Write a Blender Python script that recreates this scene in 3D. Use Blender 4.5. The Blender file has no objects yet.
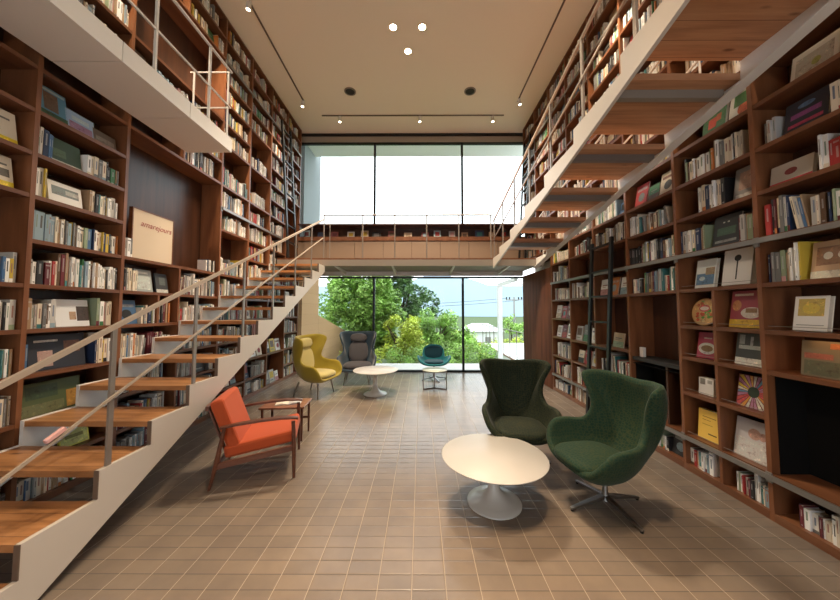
import bpy, math, random
from mathutils import Vector, Matrix, Euler
PI = math.pi
C = bpy.context.scene.collection
SC = bpy.context.scene

# ------------------------------------------------------------------ camera, world, exposure
FPX, PITCH, YAW, CX, CY, HCAM = 300.0, .0493, .0036, 419.95, 295.8, 1.6
cam_data = bpy.data.cameras.new('camera')
cam = bpy.data.objects.new('camera', cam_data); C.objects.link(cam)
cam_data.sensor_fit = 'HORIZONTAL'; cam_data.sensor_width = 36.0
cam_data.lens = FPX / 840 * 36
cam_data.shift_x = (420 - CX) / 840; cam_data.shift_y = (CY - 300) / 840
cam_data.clip_start = .05; cam_data.clip_end = 2000
cam.location = (0, 0, HCAM); cam.rotation_euler = (PI/2 + PITCH, 0, YAW)
SC.camera = cam

world = bpy.data.worlds.new('overcast_sky'); SC.world = world; world.use_nodes = True
bgn = world.node_tree.nodes['Background']
bgn.inputs[0].default_value = (.90, .955, 1.0, 1); bgn.inputs[1].default_value = 3.1

SC.view_settings.view_transform = 'Standard'
SC.view_settings.look = 'None'
SC.view_settings.gamma = 1
SC.view_settings.exposure = 0.12
SC.view_settings.use_curve_mapping = False

WARM = (1.0, .78, .54)
def lamp(name, kind, loc, energy, color=WARM, size=.08, target=None, angle=90, blend=.6, parent=None):
    d = bpy.data.lights.new(name, kind); d.energy = energy; d.color = color
    d.shadow_soft_size = size
    if kind == 'SPOT': d.spot_size = math.radians(angle); d.spot_blend = blend
    o = bpy.data.objects.new(name, d); C.objects.link(o); o.location = loc
    if target is not None:
        o.rotation_euler = (Vector(target) - Vector(loc)).to_track_quat('-Z', 'Y').to_euler()
    if parent: o.parent = parent
    return o
# light strengths (used by the lamp builders below)
DOWN_W, TRACK_W = 400, 290

# ------------------------------------------------------------------ materials
MATS = {}
def mat(name, col, rough=.5, metal=0, spec=.5, emit=None, estr=0, sheen=0):
    m = bpy.data.materials.new(name); m.use_nodes = True
    b = m.node_tree.nodes['Principled BSDF']
    b.inputs['Base Color'].default_value = (*col, 1); b.inputs['Roughness'].default_value = rough
    b.inputs['Metallic'].default_value = metal; b.inputs['Specular IOR Level'].default_value = spec
    if emit: b.inputs['Emission Color'].default_value = (*emit, 1); b.inputs['Emission Strength'].default_value = estr
    if sheen: b.inputs['Sheen Weight'].default_value = sheen; b.inputs['Sheen Roughness'].default_value = .4
    MATS[name] = m; return m
def nd(m, t, **k):
    n = m.node_tree.nodes.new(t)
    for a, v in k.items(): setattr(n, a, v)
    return n
def lk(m, a, b): m.node_tree.links.new(a, b)
def P(m): return m.node_tree.nodes['Principled BSDF']
def coords(m, scale=(1,1,1), kind='Object', loc=(0,0,0), rot=(0,0,0)):
    t = nd(m, 'ShaderNodeTexCoord'); mp = nd(m, 'ShaderNodeMapping')
    mp.inputs['Scale'].default_value = scale; mp.inputs['Location'].default_value = loc; mp.inputs['Rotation'].default_value = rot
    lk(m, t.outputs[kind], mp.inputs[0]); return mp.outputs[0]
def ramp(m, fac, stops):
    r = nd(m, 'ShaderNodeValToRGB'); e = r.color_ramp.elements
    while len(e) < len(stops): e.new(.5)
    for i, (p, c) in enumerate(stops): e[i].position = p; e[i].color = (*c, 1)
    lk(m, fac, r.inputs[0]); return r.outputs[0]
def noise(m, vec, scale, detail=3, rough=.55):
    n = nd(m, 'ShaderNodeTexNoise'); n.inputs['Scale'].default_value = scale
    n.inputs['Detail'].default_value = detail; n.inputs['Roughness'].default_value = rough
    lk(m, vec, n.inputs['Vector']); return n
def bump(m, h, strength=.2, dist=.01):
    b = nd(m, 'ShaderNodeBump'); b.inputs['Strength'].default_value = strength; b.inputs['Distance'].default_value = dist
    lk(m, h, b.inputs['Height']); lk(m, b.outputs[0], P(m).inputs['Normal'])
def wood(name, c1, c2, c3, scale, rough=.4, spec=.5, plank=None, knots=False):
    m = mat(name, c2, rough, spec=spec); v = coords(m, scale)
    n = noise(m, v, 1.0, 5, .6)
    col = ramp(m, n.outputs[0], [(.3, c1), (.5, c2), (.7, c3)])
    if knots:
        vo = nd(m, 'ShaderNodeTexVoronoi'); vo.inputs['Scale'].default_value = 1
        lk(m, coords(m, (2.2, 7, 5)), vo.inputs['Vector'])
        k = ramp(m, vo.outputs['Distance'], [(.05, (.18,.07,.03)), (.13, (1,1,1))])
        mx = nd(m, 'ShaderNodeMix', data_type='RGBA', blend_type='MULTIPLY'); mx.inputs[0].default_value = .8
        lk(m, col, mx.inputs[6]); lk(m, k, mx.inputs[7]); col = mx.outputs[2]
    if plank:                                        # dark board joints every `plank` metres along Y
        s = nd(m, 'ShaderNodeSeparateXYZ'); lk(m, coords(m), s.inputs[0])
        w = nd(m, 'ShaderNodeMath', operation='PINGPONG'); w.inputs[1].default_value = plank/2
        lk(m, s.outputs[1], w.inputs[0])
        k = ramp(m, w.outputs[0], [(.0, (.25,.2,.18)), (.0035, (1,1,1))])
        mx = nd(m, 'ShaderNodeMix', data_type='RGBA', blend_type='MULTIPLY'); mx.inputs[0].default_value = 1
        lk(m, col, mx.inputs[6]); lk(m, k, mx.inputs[7]); col = mx.outputs[2]
    lk(m, col, P(m).inputs['Base Color']); bump(m, n.outputs[0], .08, .004)
    return m
W_CASE = wood('brown_shelf_wood', (.115,.042,.018), (.165,.063,.028), (.21,.088,.042), (9, 1.2, 9), .38)
W_UP = wood('brown_upright_wood', (.14,.050,.020), (.20,.075,.031), (.26,.105,.047), (9, 9, 1.0), .38)
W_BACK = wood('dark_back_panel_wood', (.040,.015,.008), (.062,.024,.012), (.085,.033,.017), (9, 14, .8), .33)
W_TREAD = wood('orange_tread_wood', (.22,.095,.035), (.40,.185,.072), (.50,.25,.11), (2.0, 16, 8), .35, plank=.187, knots=True)
W_PINE = wood('knotty_pine_tread_wood', (.36,.17,.085), (.50,.25,.13), (.60,.33,.18), (1.3, 18, 8), .5, plank=.148, knots=True)
W_TEAK = wood('dark_teak', (.075,.022,.012), (.12,.038,.018), (.17,.06,.03), (3, 20, 20), .35)
W_TABLE = wood('reddish_table_wood', (.16,.07,.04), (.23,.10,.06), (.30,.14,.09), (3, 20, 20), .22)

M_STEEL = mat('pale_beige_painted_steel', (.60,.55,.50), .45)
M_WHITESTEEL = mat('white_painted_steel', (.74,.72,.69), .45)
M_HAND = mat('warm_pale_handrail', (.44,.36,.29), .4)
M_EDGE = mat('bronze_steel_edge', (.16,.12,.095), .45, .3)
M_RAIL = mat('warm_grey_rail_steel', (.30,.26,.23), .4, .5)
M_GREYRAIL = mat('brushed_grey_steel', (.30,.29,.28), .4, .7)
M_BLACK = mat('black_steel', (.022,.024,.026), .4, .4)
M_SLAB = mat('warm_grey_slab_paint', (.25,.215,.18), .6)
M_HEAD = mat('beige_header_paint', (.42,.37,.30), .7)
M_PANEL = mat('beige_door_panel', (.27,.195,.14), .35)
M_CEIL = mat('beige_ceiling_plaster', (.84,.77,.66), .9, spec=.2)
M_WALLW = mat('off_white_wall_paint', (.55,.47,.38), .9)
M_WHITE = mat('white_table_lacquer', (.50,.49,.475), .4, spec=.3)
M_BASEW = mat('white_pedestal_enamel', (.62,.61,.58), .25)
M_ALU = mat('satin_aluminium', (.28,.28,.28), .38, 1.0)
M_GREYLEG = mat('grey_brown_chair_leg', (.26,.23,.20), .4, .3)
M_ORANGE = mat('orange_upholstery', (.47,.075,.018), .9, sheen=.1)
M_MUST = mat('mustard_upholstery', (.33,.25,.02), .85, sheen=.5)
M_MUSTL = mat('pale_mustard_cushion', (.48,.40,.15), .9, sheen=.3)
M_NAVY = mat('navy_upholstery', (.035,.065,.095), .85, sheen=.5)
M_NAVYC = mat('charcoal_cushion', (.075,.07,.078), .85, sheen=.4)
M_TEAL = mat('teal_upholstery', (.004,.22,.27), .75, sheen=.6)
M_TEALD = mat('deep_teal_upholstery', (.004,.055,.085), .8, sheen=.3)
M_GLASSTOP = mat('pale_glass_top', (.62,.68,.60), .15)
M_DARK = mat('dark_void_grey', (.03,.03,.03), .8)
M_DARKREC = mat('black_recess_shade', (.008,.008,.008), .9, spec=.1)  # near-black colour carries the shade of the desk voids
M_PAGES = mat('book_page_edges', (.66,.60,.50), .8)
M_TERR = mat('pale_terrace_concrete', (.62,.60,.56), .8)
M_EXTWHITE = mat('exterior_white_paint', (.80,.80,.78), .6)
M_ROOFT = mat('pale_metal_roof', (.66,.66,.66), .5)
M_MOUNT = mat('haze_blue_forest', (.29,.37,.42), 1.0, spec=0)  # aerial haze mixed into the forest colour as pale blue
M_GROUND = mat('grassy_soil', (.07,.11,.03), 1)
M_BARK = mat('tree_bark', (.09,.06,.04), .9)
for nm, c in (('dark_leaf', (.11,.21,.06)), ('mid_leaf', (.26,.42,.09)), ('yellow_leaf', (.50,.58,.08)), ('fresh_leaf', (.36,.56,.13))):
    m = mat(nm, c, .6)
    v = coords(m); n = noise(m, v, 2.6, 2)
    lk(m, ramp(m, n.outputs[0], [(.3, tuple(a*.55 for a in c)), (.5, c), (.72, tuple(min(1, a*1.7) for a in c))]), P(m).inputs['Base Color'])
    P(m).inputs['Subsurface Weight'].default_value = 0
# bulbs
M_BULB = mat('warm_bulb', (1,.8,.5), .5, emit=(1,.72,.42), estr=60)
M_HEADBULB = mat('spotlight_bulb', (1,.85,.6), .5, emit=(1,.82,.6), estr=12)
# attribute coloured paper
M_BOOK = mat('printed_book_cover', (.5,.5,.5), .5)
a = nd(M_BOOK, 'ShaderNodeAttribute'); a.attribute_name = 'Col'; lk(M_BOOK, a.outputs['Color'], P(M_BOOK).inputs['Base Color'])
M_ART = mat('printed_cover_picture', (.5,.5,.5), .45)
a = nd(M_ART, 'ShaderNodeAttribute'); a.attribute_name = 'Col'
_n = noise(M_ART, coords(M_ART), 26, 5, .65); _r = ramp(M_ART, _n.outputs[0], [(.33,(.35,.30,.28)),(.46,(.95,.9,.85)),(.55,(.75,.85,.8)),(.66,(1.5,1.35,1.2))])
_x = nd(M_ART, 'ShaderNodeMix', data_type='RGBA', blend_type='MULTIPLY'); _x.inputs[0].default_value = .8
lk(M_ART, a.outputs['Color'], _x.inputs[6]); lk(M_ART, _r, _x.inputs[7]); lk(M_ART, _x.outputs[2], P(M_ART).inputs['Base Color'])
# tiles
M_TILE = mat('brown_quarry_tile', (.2,.13,.08), .30)
TX, TY = .198, .1028
def tile_nodes(m):
    sp = nd(m,'ShaderNodeSeparateXYZ'); lk(m, coords(m, loc=(-.144+TX*60, -1.798+TY*100, 0)), sp.inputs[0])
    def M(op, a, b=None, c=None):
        n = nd(m,'ShaderNodeMath', operation=op)
        for i, v in enumerate((a,b,c)):
            if v is None: continue
            if isinstance(v,(int,float)): n.inputs[i].default_value = v
            else: lk(m, v, n.inputs[i])
        return n.outputs[0]
    dx = M('PINGPONG', sp.outputs[0], TX/2); dy = M('PINGPONG', sp.outputs[1], TY/2)
    gx = M('LESS_THAN', dx, .0022); gy = M('LESS_THAN', dy, .0024)
    cb = nd(m,'ShaderNodeCombineXYZ'); lk(m, M('FLOOR', M('DIVIDE', sp.outputs[0], TX)), cb.inputs[0]); lk(m, M('FLOOR', M('DIVIDE', sp.outputs[1], TY)), cb.inputs[1])
    wn = nd(m,'ShaderNodeTexWhiteNoise', noise_dimensions='2D'); lk(m, cb.outputs[0], wn.inputs['Vector'])
    c = ramp(m, wn.outputs['Value'], [(0,(.200,.163,.134)),(.5,(.214,.173,.140)),(1,(.230,.184,.147))])
    nz = noise(m, coords(m), 3.2, 4); v = ramp(m, nz.outputs[0], [(.3,(.78,.78,.80)),(.7,(1.12,1.09,1.04))])
    def mixc(f, a, b, bt='MIX'):
        x = nd(m,'ShaderNodeMix', data_type='RGBA', blend_type=bt)
        if isinstance(f,(int,float)): x.inputs[0].default_value = f
        else: lk(m, f, x.inputs[0])
        for k, q in ((6,a),(7,b)):
            if isinstance(q, tuple): x.inputs[k].default_value = (*q,1)
            else: lk(m, q, x.inputs[k])
        return x.outputs[2]
    c = mixc(.7, c, v, 'MULTIPLY'); c = mixc(gy, c, (.080,.066,.056)); c = mixc(gx, c, (.34,.28,.215))
    lk(m, c, P(m).inputs['Base Color'])
    gr = M('MAXIMUM', gx, gy); lk(m, M('MULTIPLY_ADD', gr, .5, .25), P(m).inputs['Roughness'])
    h1 = M('SMOOTH_MIN', dy, .012, .01); h2 = M('SMOOTH_MIN', dx, .008, .006); n2 = noise(m, coords(m), 30, 2)
    hh = M('ADD', M('MULTIPLY', M('MINIMUM', h1, h2), 60), M('MULTIPLY', n2.outputs[0], .18))
    bump(m, hh, .38, .006)
tile_nodes(M_TILE)
# stone outside
M_STONE = mat('tan_travertine_wall', (.35,.24,.15), .95, spec=.1)
b2 = nd(M_STONE, 'ShaderNodeTexBrick'); b2.inputs['Scale'].default_value = 1; b2.inputs['Brick Width'].default_value = .3; b2.inputs['Row Height'].default_value = .1; b2.inputs['Mortar Size'].default_value = .003
b2.inputs['Color1'].default_value = (.43,.265,.14,1); b2.inputs['Color2'].default_value = (.48,.30,.165,1); b2.inputs['Mortar'].default_value = (.33,.20,.11,1)
lk(M_STONE, coords(M_STONE, rot=(PI/2,0,PI/2)), b2.inputs['Vector']); lk(M_STONE, b2.outputs['Color'], P(M_STONE).inputs['Base Color'])
# green patterned egg fabric
def egg_fabric(name, ca, cb, cc):
    m = mat(name, ca, .8, sheen=.08, spec=.3)
    vo = nd(m, 'ShaderNodeTexVoronoi', feature='DISTANCE_TO_EDGE'); vo.inputs['Scale'].default_value = 38; vo.inputs['Randomness'].default_value = .6
    lk(m, coords(m, (1, 1, 1.1)), vo.inputs['Vector'])
    c = ramp(m, vo.outputs['Distance'], [(.03, cb), (.12, ca), (.42, cc)])
    lk(m, c, P(m).inputs['Base Color']); bump(m, vo.outputs['Distance'], .25, .01)
    return m
M_EGG = egg_fabric('green_scale_patterned_fabric', (.010,.040,.022), (.034,.052,.022), (.006,.032,.020))
M_EGG_SHADED = egg_fabric('shaded_green_scale_fabric', (.008,.018,.009), (.030,.032,.012), (.005,.012,.007))  # same green fabric, darkened to olive to paint in the shade
# glass
def glass(name, tint):
    m = bpy.data.materials.new(name); m.use_nodes = True; nt = m.node_tree; nt.nodes.clear()
    o = nt.nodes.new('ShaderNodeOutputMaterial'); mx = nt.nodes.new('ShaderNodeMixShader'); t = nt.nodes.new('ShaderNodeBsdfTransparent'); g = nt.nodes.new('ShaderNodeBsdfGlossy')
    f = nt.nodes.new('ShaderNodeFresnel'); f.inputs[0].default_value = 1.12; g.inputs['Roughness'].default_value = .02
    t.inputs[0].default_value = (*tint, 1)
    nt.links.new(f.outputs[0], mx.inputs[0]); nt.links.new(t.outputs[0], mx.inputs[1]); nt.links.new(g.outputs[0], mx.inputs[2]); nt.links.new(mx.outputs[0], o.inputs[0])
    return m
M_GLASS = glass('clear_window_glass', (.96,.985,.98))

# ------------------------------------------------------------------ mesh builder
class MB:
    def __init__(s): s.v = []; s.f = []; s.c = []; s.M = None; s.smooth = set()
    def add(s, vs, fs, col=None, smooth=False):
        b = len(s.v)
        for p in vs: s.v.append(tuple(s.M @ Vector(p)) if s.M else tuple(p))
        for f in fs:
            if smooth: s.smooth.add(len(s.f))
            s.f.append(tuple(b+i for i in f)); s.c.append(col)
        return s
    def box(s, x0, x1, y0, y1, z0, z1, col=None):
        if x0 > x1: x0, x1 = x1, x0
        if y0 > y1: y0, y1 = y1, y0
        return s.add([(x0,y0,z0),(x1,y0,z0),(x1,y1,z0),(x0,y1,z0),(x0,y0,z1),(x1,y0,z1),(x1,y1,z1),(x0,y1,z1)],
            [(0,3,2,1),(4,5,6,7),(0,1,5,4),(1,2,6,5),(2,3,7,6),(3,0,4,7)], col)
    def bar(s, p0, p1, w, h=None, col=None, up=(0,0,1)):
        h = h or w; p0 = Vector(p0); p1 = Vector(p1); d = (p1-p0).normalized(); u = Vector(up)
        if abs(d.dot(u)) > .98: u = Vector((0,1,0))
        r = d.cross(u).normalized(); u = r.cross(d).normalized(); vs = []
        for p in (p0, p1):
            for a_, b_ in ((-1,-1),(1,-1),(1,1),(-1,1)): vs.append(p + r*(a_*w/2) + u*(b_*h/2))
        return s.add(vs, [(0,1,2,3),(7,6,5,4),(0,4,5,1),(1,5,6,2),(2,6,7,3),(3,7,4,0)], col)
    def tube(s, p0, p1, r0, r1=None, n=12, col=None):
        r1 = r0 if r1 is None else r1; p0 = Vector(p0); p1 = Vector(p1); d = (p1-p0).normalized()
        u = Vector((0,0,1)) if abs(d.z) < .9 else Vector((1,0,0)); a_ = d.cross(u).normalized(); b_ = d.cross(a_).normalized(); vs = []
        for p, r in ((p0,r0),(p1,r1)):
            for i in range(n): t = 2*PI*i/n; vs.append(p + a_*(r*math.cos(t)) + b_*(r*math.sin(t)))
        s.add(vs, [(i,(i+1)%n,n+(i+1)%n,n+i) for i in range(n)], col, True)
        s.add(vs[:n], [tuple(range(n))[::-1]], col); return s.add(vs[n:], [tuple(range(n))], col)
    def lathe(s, prof, n=32, col=None, sx=1, sy=1, cap=True):
        vs = []; m = len(prof)
        for r, z in prof:
            for i in range(n): t = 2*PI*i/n; vs.append((r*math.cos(t)*sx, r*math.sin(t)*sy, z))
        fs = [(j*n+i, j*n+(i+1)%n, (j+1)*n+(i+1)%n, (j+1)*n+i) for j in range(m-1) for i in range(n)]
        s.add(vs, fs, col, True)
        if cap and prof[0][0] > 1e-4: s.add(vs[:n], [tuple(range(n))[::-1]], col)
        if cap and prof[-1][0] > 1e-4: s.add(vs[-n:], [tuple(range(n))], col)
        return s
    def prism_x(s, poly, x0, x1, col=None):            # polygon in (y,z), extruded along x
        n = len(poly); vs = [(x0,y,z) for y,z in poly] + [(x1,y,z) for y,z in poly]
        fs = [tuple(range(n))[::-1], tuple(range(n,2*n))] + [(i,(i+1)%n,n+(i+1)%n,n+i) for i in range(n)]
        return s.add(vs, fs, col)
    def build(s, name, m, parent=None, loc=None, bevel=0, subs=0, solid=0, origin=None):
        me = bpy.data.meshes.new(name)
        vs = s.v
        if origin is not None: ox, oy, oz = origin; vs = [(x-ox,y-oy,z-oz) for x,y,z in vs]
        me.from_pydata(vs, [], s.f)
        if any(c is not None for c in s.c):
            ca = me.color_attributes.new('Col', 'FLOAT_COLOR', 'CORNER'); data = []
            for p in me.polygons:
                c = s.c[p.index] or (.5,.5,.5)
                for _ in range(p.loop_total): data += [c[0],c[1],c[2],1.0]
            ca.data.foreach_set('color', data)
        if s.smooth:
            fl = [False]*len(me.polygons)
            for i in s.smooth: fl[i] = True
            me.polygons.foreach_set('use_smooth', fl)
        me.materials.append(m); me.validate(); me.update()
        o = bpy.data.objects.new(name, me); C.objects.link(o)
        if origin is not None: o.location = origin
        if loc is not None: o.location = loc
        if parent: o.parent = parent
        if solid: md = o.modifiers.new('solidify', 'SOLIDIFY'); md.thickness = solid; md.offset = 0
        if bevel: md = o.modifiers.new('bevel', 'BEVEL'); md.width = bevel; md.segments = 2; md.limit_method = 'ANGLE'
        if subs: md = o.modifiers.new('subsurf', 'SUBSURF'); md.levels = subs; md.render_levels = subs
        return o
def thing(name, label, cat, loc=(0,0,0), rz=0, group=None):
    o = bpy.data.objects.new(name, None); C.objects.link(o); o.location = loc; o.rotation_euler = (0,0,rz); o.empty_display_size = .1
    o['label'] = label; o['category'] = cat
    if group: o['group'] = group
    return o
def tag(o, label, cat, group=None, kind=None):
    o['label'] = label; o['category'] = cat
    if group: o['group'] = group
    if kind: o['kind'] = kind
    return o
def struct(o, label, cat='wall'):
    o['kind'] = 'structure'; o['label'] = label; o['category'] = cat; return o

# ------------------------------------------------------------------ room shell
XL, XR, YW, HC = -3.15, 2.68, 7.95, 6.37
WXL, WXR, YB = -3.50, 3.03, -3.2
struct(MB().box(WXL-.1, WXR+.1, YB, YW+.06, -.12, 0).build('floor', M_TILE), 'brown rectangular quarry tile floor of the library hall', 'floor')
struct(MB().box(WXL-.1, WXR+.1, YB, YW+.12, HC, HC+.15).build('ceiling', M_CEIL), 'plain warm beige ceiling high above the hall', 'ceiling')
struct(MB().box(WXL-.12, WXL, YB, YW, 0, HC).build('wall_left', M_WALLW), 'left side wall hidden behind the bookcases')
struct(MB().box(WXR, WXR+.12, YB, YW, 0, HC).build('wall_right', M_WALLW), 'right side wall hidden behind the bookcases')
struct(MB().box(XR, XR+.03, 6.20, YW-.06, 0, 2.50).box(XR+.03, WXR, 6.20, 6.23, 0, 2.50).build('wall_right_panel', wood('matt_red_brown_panel', (.10,.035,.016), (.14,.05,.024), (.17,.065,.032), (9, 9, 1.0), .7, spec=.12)), 'dark brown wood panelled wall between right bookcase and window')
MULL = (-1.25, 1.11)
def window(n, z0, z1, label):
    fr = thing('window_%d' % n, label, 'window', (0, YW, z0)); fr['kind'] = 'structure'
    m = MB(); h = z1 - z0
    for x in MULL: m.box(x-.028, x+.028, -.03, .05, 0, h)
    m.box(WXL, WXR, -.03, .05, 0, .045).box(WXL, WXR, -.03, .05, h-.045, h)
    m.build('window_frame', M_BLACK, fr)
    xs = (WXL,)+MULL+(WXR,)
    for i in range(3):
        MB().box(xs[i]+.03, xs[i+1]-.03, .004, .016, .045, h-.045).build('window_pane', M_GLASS, fr)
    return fr
window(1, .0, 2.5, 'tall lower window wall of three panes facing the trees')
window(2, 2.76, 6.16, 'upper window wall of three panes filled with white sky')
struct(MB().box(WXL, WXR, YW-.02, YW+.12, 6.16, 6.33).build('trim_1', M_HEAD), 'beige header strip above the upper window', 'trim')
struct(MB().box(WXL, WXR, YW-.10, YW+.04, 6.33, 6.37).build('trim_2', M_BLACK), 'thin dark line where ceiling meets the window header', 'trim')
struct(MB().box(WXL-.5, WXR+.5, YW+.14, YW+1.0, 6.30, 6.42).build('trim_3', M_EXTWHITE), 'pale roof eave outside above the upper window', 'trim')
struct(MB().box(WXL, WXR, YB-.1, YB, 0, .4).box(WXL, WXR, YB-.1, YB, 3.2, HC).box(WXL, -1.7, YB-.1, YB, .4, 3.2).box(1.5, WXR, YB-.1, YB, .4, 3.2).build('wall_back', M_WALLW), 'unseen rear wall with an opening added for sky fill light')  # opening added and sized to let sky in as soft fill

# ------------------------------------------------------------------ bookcases
GY = lambda i: 2.38 + .757*i
ZK = [.045,.336,.70,1.07,1.434,1.80,2.166,2.53,2.88,3.24,3.60,3.95,4.28,4.63,4.98,5.32,5.66,6.0,6.345]
T = .034
random.seed(11)
BOOKS = []                                  # every book in the room as a dict
PAL = [('white',(.82,.81,.78),34),('cream',(.68,.60,.48),26),('pale grey',(.46,.45,.43),16),('grey',(.16,.16,.16),7),('black',(.02,.02,.023),10),
 ('red',(.36,.03,.03),5),('maroon',(.13,.02,.028),4),('orange',(.50,.17,.04),3),('yellow',(.56,.40,.05),4),('green',(.05,.18,.07),3),
 ('pale green',(.27,.34,.22),4),('teal',(.05,.19,.20),3),('navy',(.018,.035,.09),5),('blue',(.06,.14,.28),3),('pale blue',(.26,.36,.43),5),('pink',(.48,.25,.25),2),
 ('brown',(.12,.065,.035),5),('tan',(.33,.22,.13),8)]
PW = [p[2] for p in PAL]
def pick(): return random.choices(PAL, PW)[0]
def spine_row(cell, y0, y1, hmax, near=True):
    """fill y0..y1 with upright books"""
    y = y0; hb = random.uniform(.55, .8)*hmax; fam = pick() if random.random() < .3 else None
    while True:
        t = random.choice([.009,.012,.014,.017,.02,.024,.03,.036])*random.uniform(.9,1.15)
        if y + t > y1: break
        if random.random() < .12: hb = random.uniform(.5,.86)*hmax; fam = pick() if random.random() < .4 else None
        h = min(hmax-.012, hb*random.uniform(.95,1.07)); c = fam if fam and random.random() < .7 else pick()
        cell.append(dict(kind='spine', y=y+t/2, t=t, h=h, d=min(.24, h*random.uniform(.68,.8)), off=random.uniform(.025,.05), col=c, lean=0, style=random.random(), style2=random.random()))
        y += t + .0012
    return y
def lean_row(cell, y0, n, hmax):
    a_ = random.uniform(.10,.22); y = y0
    for k in range(n):
        t = random.uniform(.01,.025); h = random.uniform(.6,.78)*hmax; c = pick()
        cell.append(dict(kind='spine', y=y+t/2+.012, t=t, h=h, d=.7*h, off=.04, col=c, lean=a_, style=random.random(), style2=random.random()))
        y += t/math.cos(a_)+.0025
    return y + math.sin(a_)*.75*hmax + .01
def face_book(y, w, h, t=.018, col=None, art=None, tilt=.17, off=.05, special=None, nm=None, what=None):
    c = col or pick()
    return dict(kind='face', y=y, t=t, h=h, w=w, off=off, col=c, tilt=tilt, style=random.random(), style2=random.random(), art=art, special=special, what=what)
def fill_cell(side, ui, k, col, y0, y1, z, hh, mode):
    cell = []
    if mode == 'empty': return
    W = y1 - y0
    if callable(mode): cell = mode(y0, y1, hh)
    elif mode == 'faces':
        y = y0 + .02
        while y < y1 - .12:
            w = random.uniform(.13,.22); h = min(hh-.03, w*random.uniform(1.2,1.4))
            if y + w > y1 - .01: break
            cell.append(face_book(y+w/2, w, h)); y += w + random.uniform(.01,.05)
    else:
        y = y0 + .004 + (random.uniform(0,.10) if random.random() < .35 else 0); end = y1 - .004
        if random.random() < .35: end -= random.uniform(.03, .22*W)
        while y < end - .02:
            r = random.random(); seg = min(end, y + random.uniform(.12,.42))
            if r < .15 and end - y > .24:
                w = random.uniform(.16,.23); h = min(hh-.035, w*random.uniform(1.1,1.3)); cell.append(face_book(y+w/2+.01, w, h, off=.06)); y += w + .022
            elif r < .27 and end - y > .22:
                y = lean_row(cell, y+.004, random.randint(2,4), hh)
            else: y = spine_row(cell, y, seg, hh)
    cell.sort(key=lambda b: b['y'])
    zt = z + T/2 + .0006
    for n, b in enumerate(cell):
        b.update(side=side, unit=ui, k=k, colm=col, z=zt, n=n, N=len(cell)); BOOKS.append(b)

UNITS = []
def unit(side, i0, i1, label, removed=(), dividers=(), modes={}, kmin=0, zlo=0.0, first=False, depth=.32, extra=None, default='books'):
    ZL = list(ZK)
    if side == 'R' and i0 in (-1, 0): ZL[3], ZL[2] = 1.12, .765
    y0, y1 = GY(i0), GY(i1); s = -1 if side == 'L' else 1; xf = XL if side == 'L' else XR
    loc = (xf, y0, zlo)
    t = thing('bookcase', label, 'bookcase', loc)
    X = lambda d: s*d                                  # d = depth behind the front face (local)
    L = y1 - y0; top = HC - .012 - zlo
    ys, ye = T/2, L - T/2
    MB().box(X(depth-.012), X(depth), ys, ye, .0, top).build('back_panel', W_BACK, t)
    MB().box(X(.0), X(depth), L-T/2, L+T/2-.001, 0, top).build('upright', W_UP, t)
    if first: MB().box(X(0), X(depth), -T/2+.001, T/2, 0, top).build('upright', W_UP, t)
    ks = [k for k in range(kmin, 19) if k not in removed]
    for k in ks:
        z = ZL[k]-zlo
        if k == 0: MB().box(X(.0), X(depth-.013), ys+.0005, ye-.0005, 0.0, z+T/2).build('plinth', W_CASE, t)
        else: MB().box(X(.003), X(depth-.013), ys+.0005, ye-.0005, z-T/2, min(z+T/2, top)).build('shelf', W_CASE, t)
    for (yy, ka, kb) in dividers:
        MB().box(X(.004), X(depth-.013), yy-y0-.013, yy-y0+.013, ZL[ka]-zlo+T/2, ZL[kb]-zlo-T/2).build('divider', W_UP, t)
    for a_, b_ in zip(ks, ks[1:]):
        ds = sorted(yy for (yy, ka, kb) in dividers if ka <= a_ and kb >= b_)
        edges = [y0+T/2] + sum([[d-.013, d+.013] for d in ds], []) + [y1-T/2]
        gap = ZL[b_]-ZL[a_]-T
        for ci in range(len(edges)//2):
            md = modes.get((a_, ci), modes.get(a_, default if gap < .75 else 'empty'))
            fill_cell(side, len(UNITS), a_, ci, edges[2*ci], edges[2*ci+1], ZL[a_], min(gap, .335), md)
    UNITS.append(dict(side=side, i0=i0, i1=i1, t=t)); return t

A = lambda *patches: list(patches)          # art patches: (u0,u1,v0,v1,colour[,shape])
def col(name, rgb): return (name, rgb, 1)
# --- specific displays -------------------------------------------------
def D(*bs):
    def f(y0, y1, hh): return [b(y0, y1, hh) for b in bs]
    return f
def fb(frac, w, h, t, c, art, what, special=None, tilt=.16, off=.07):
    return lambda y0, y1, hh: face_book(y0+(y1-y0)*frac, w, min(h, hh-.012), t, c, art, tilt, off, special, what=what)
def mix(*bs, rows=()):
    """displays plus spine rows at (f0,f1) fractions of the cell"""
    def f(y0, y1, hh):
        out = [b(y0, y1, hh) for b in bs]
        for f0, f1 in rows: spine_row(out, y0+(y1-y0)*f0+.003, y0+(y1-y0)*f1-.003, hh)
        return out
    return f

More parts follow.
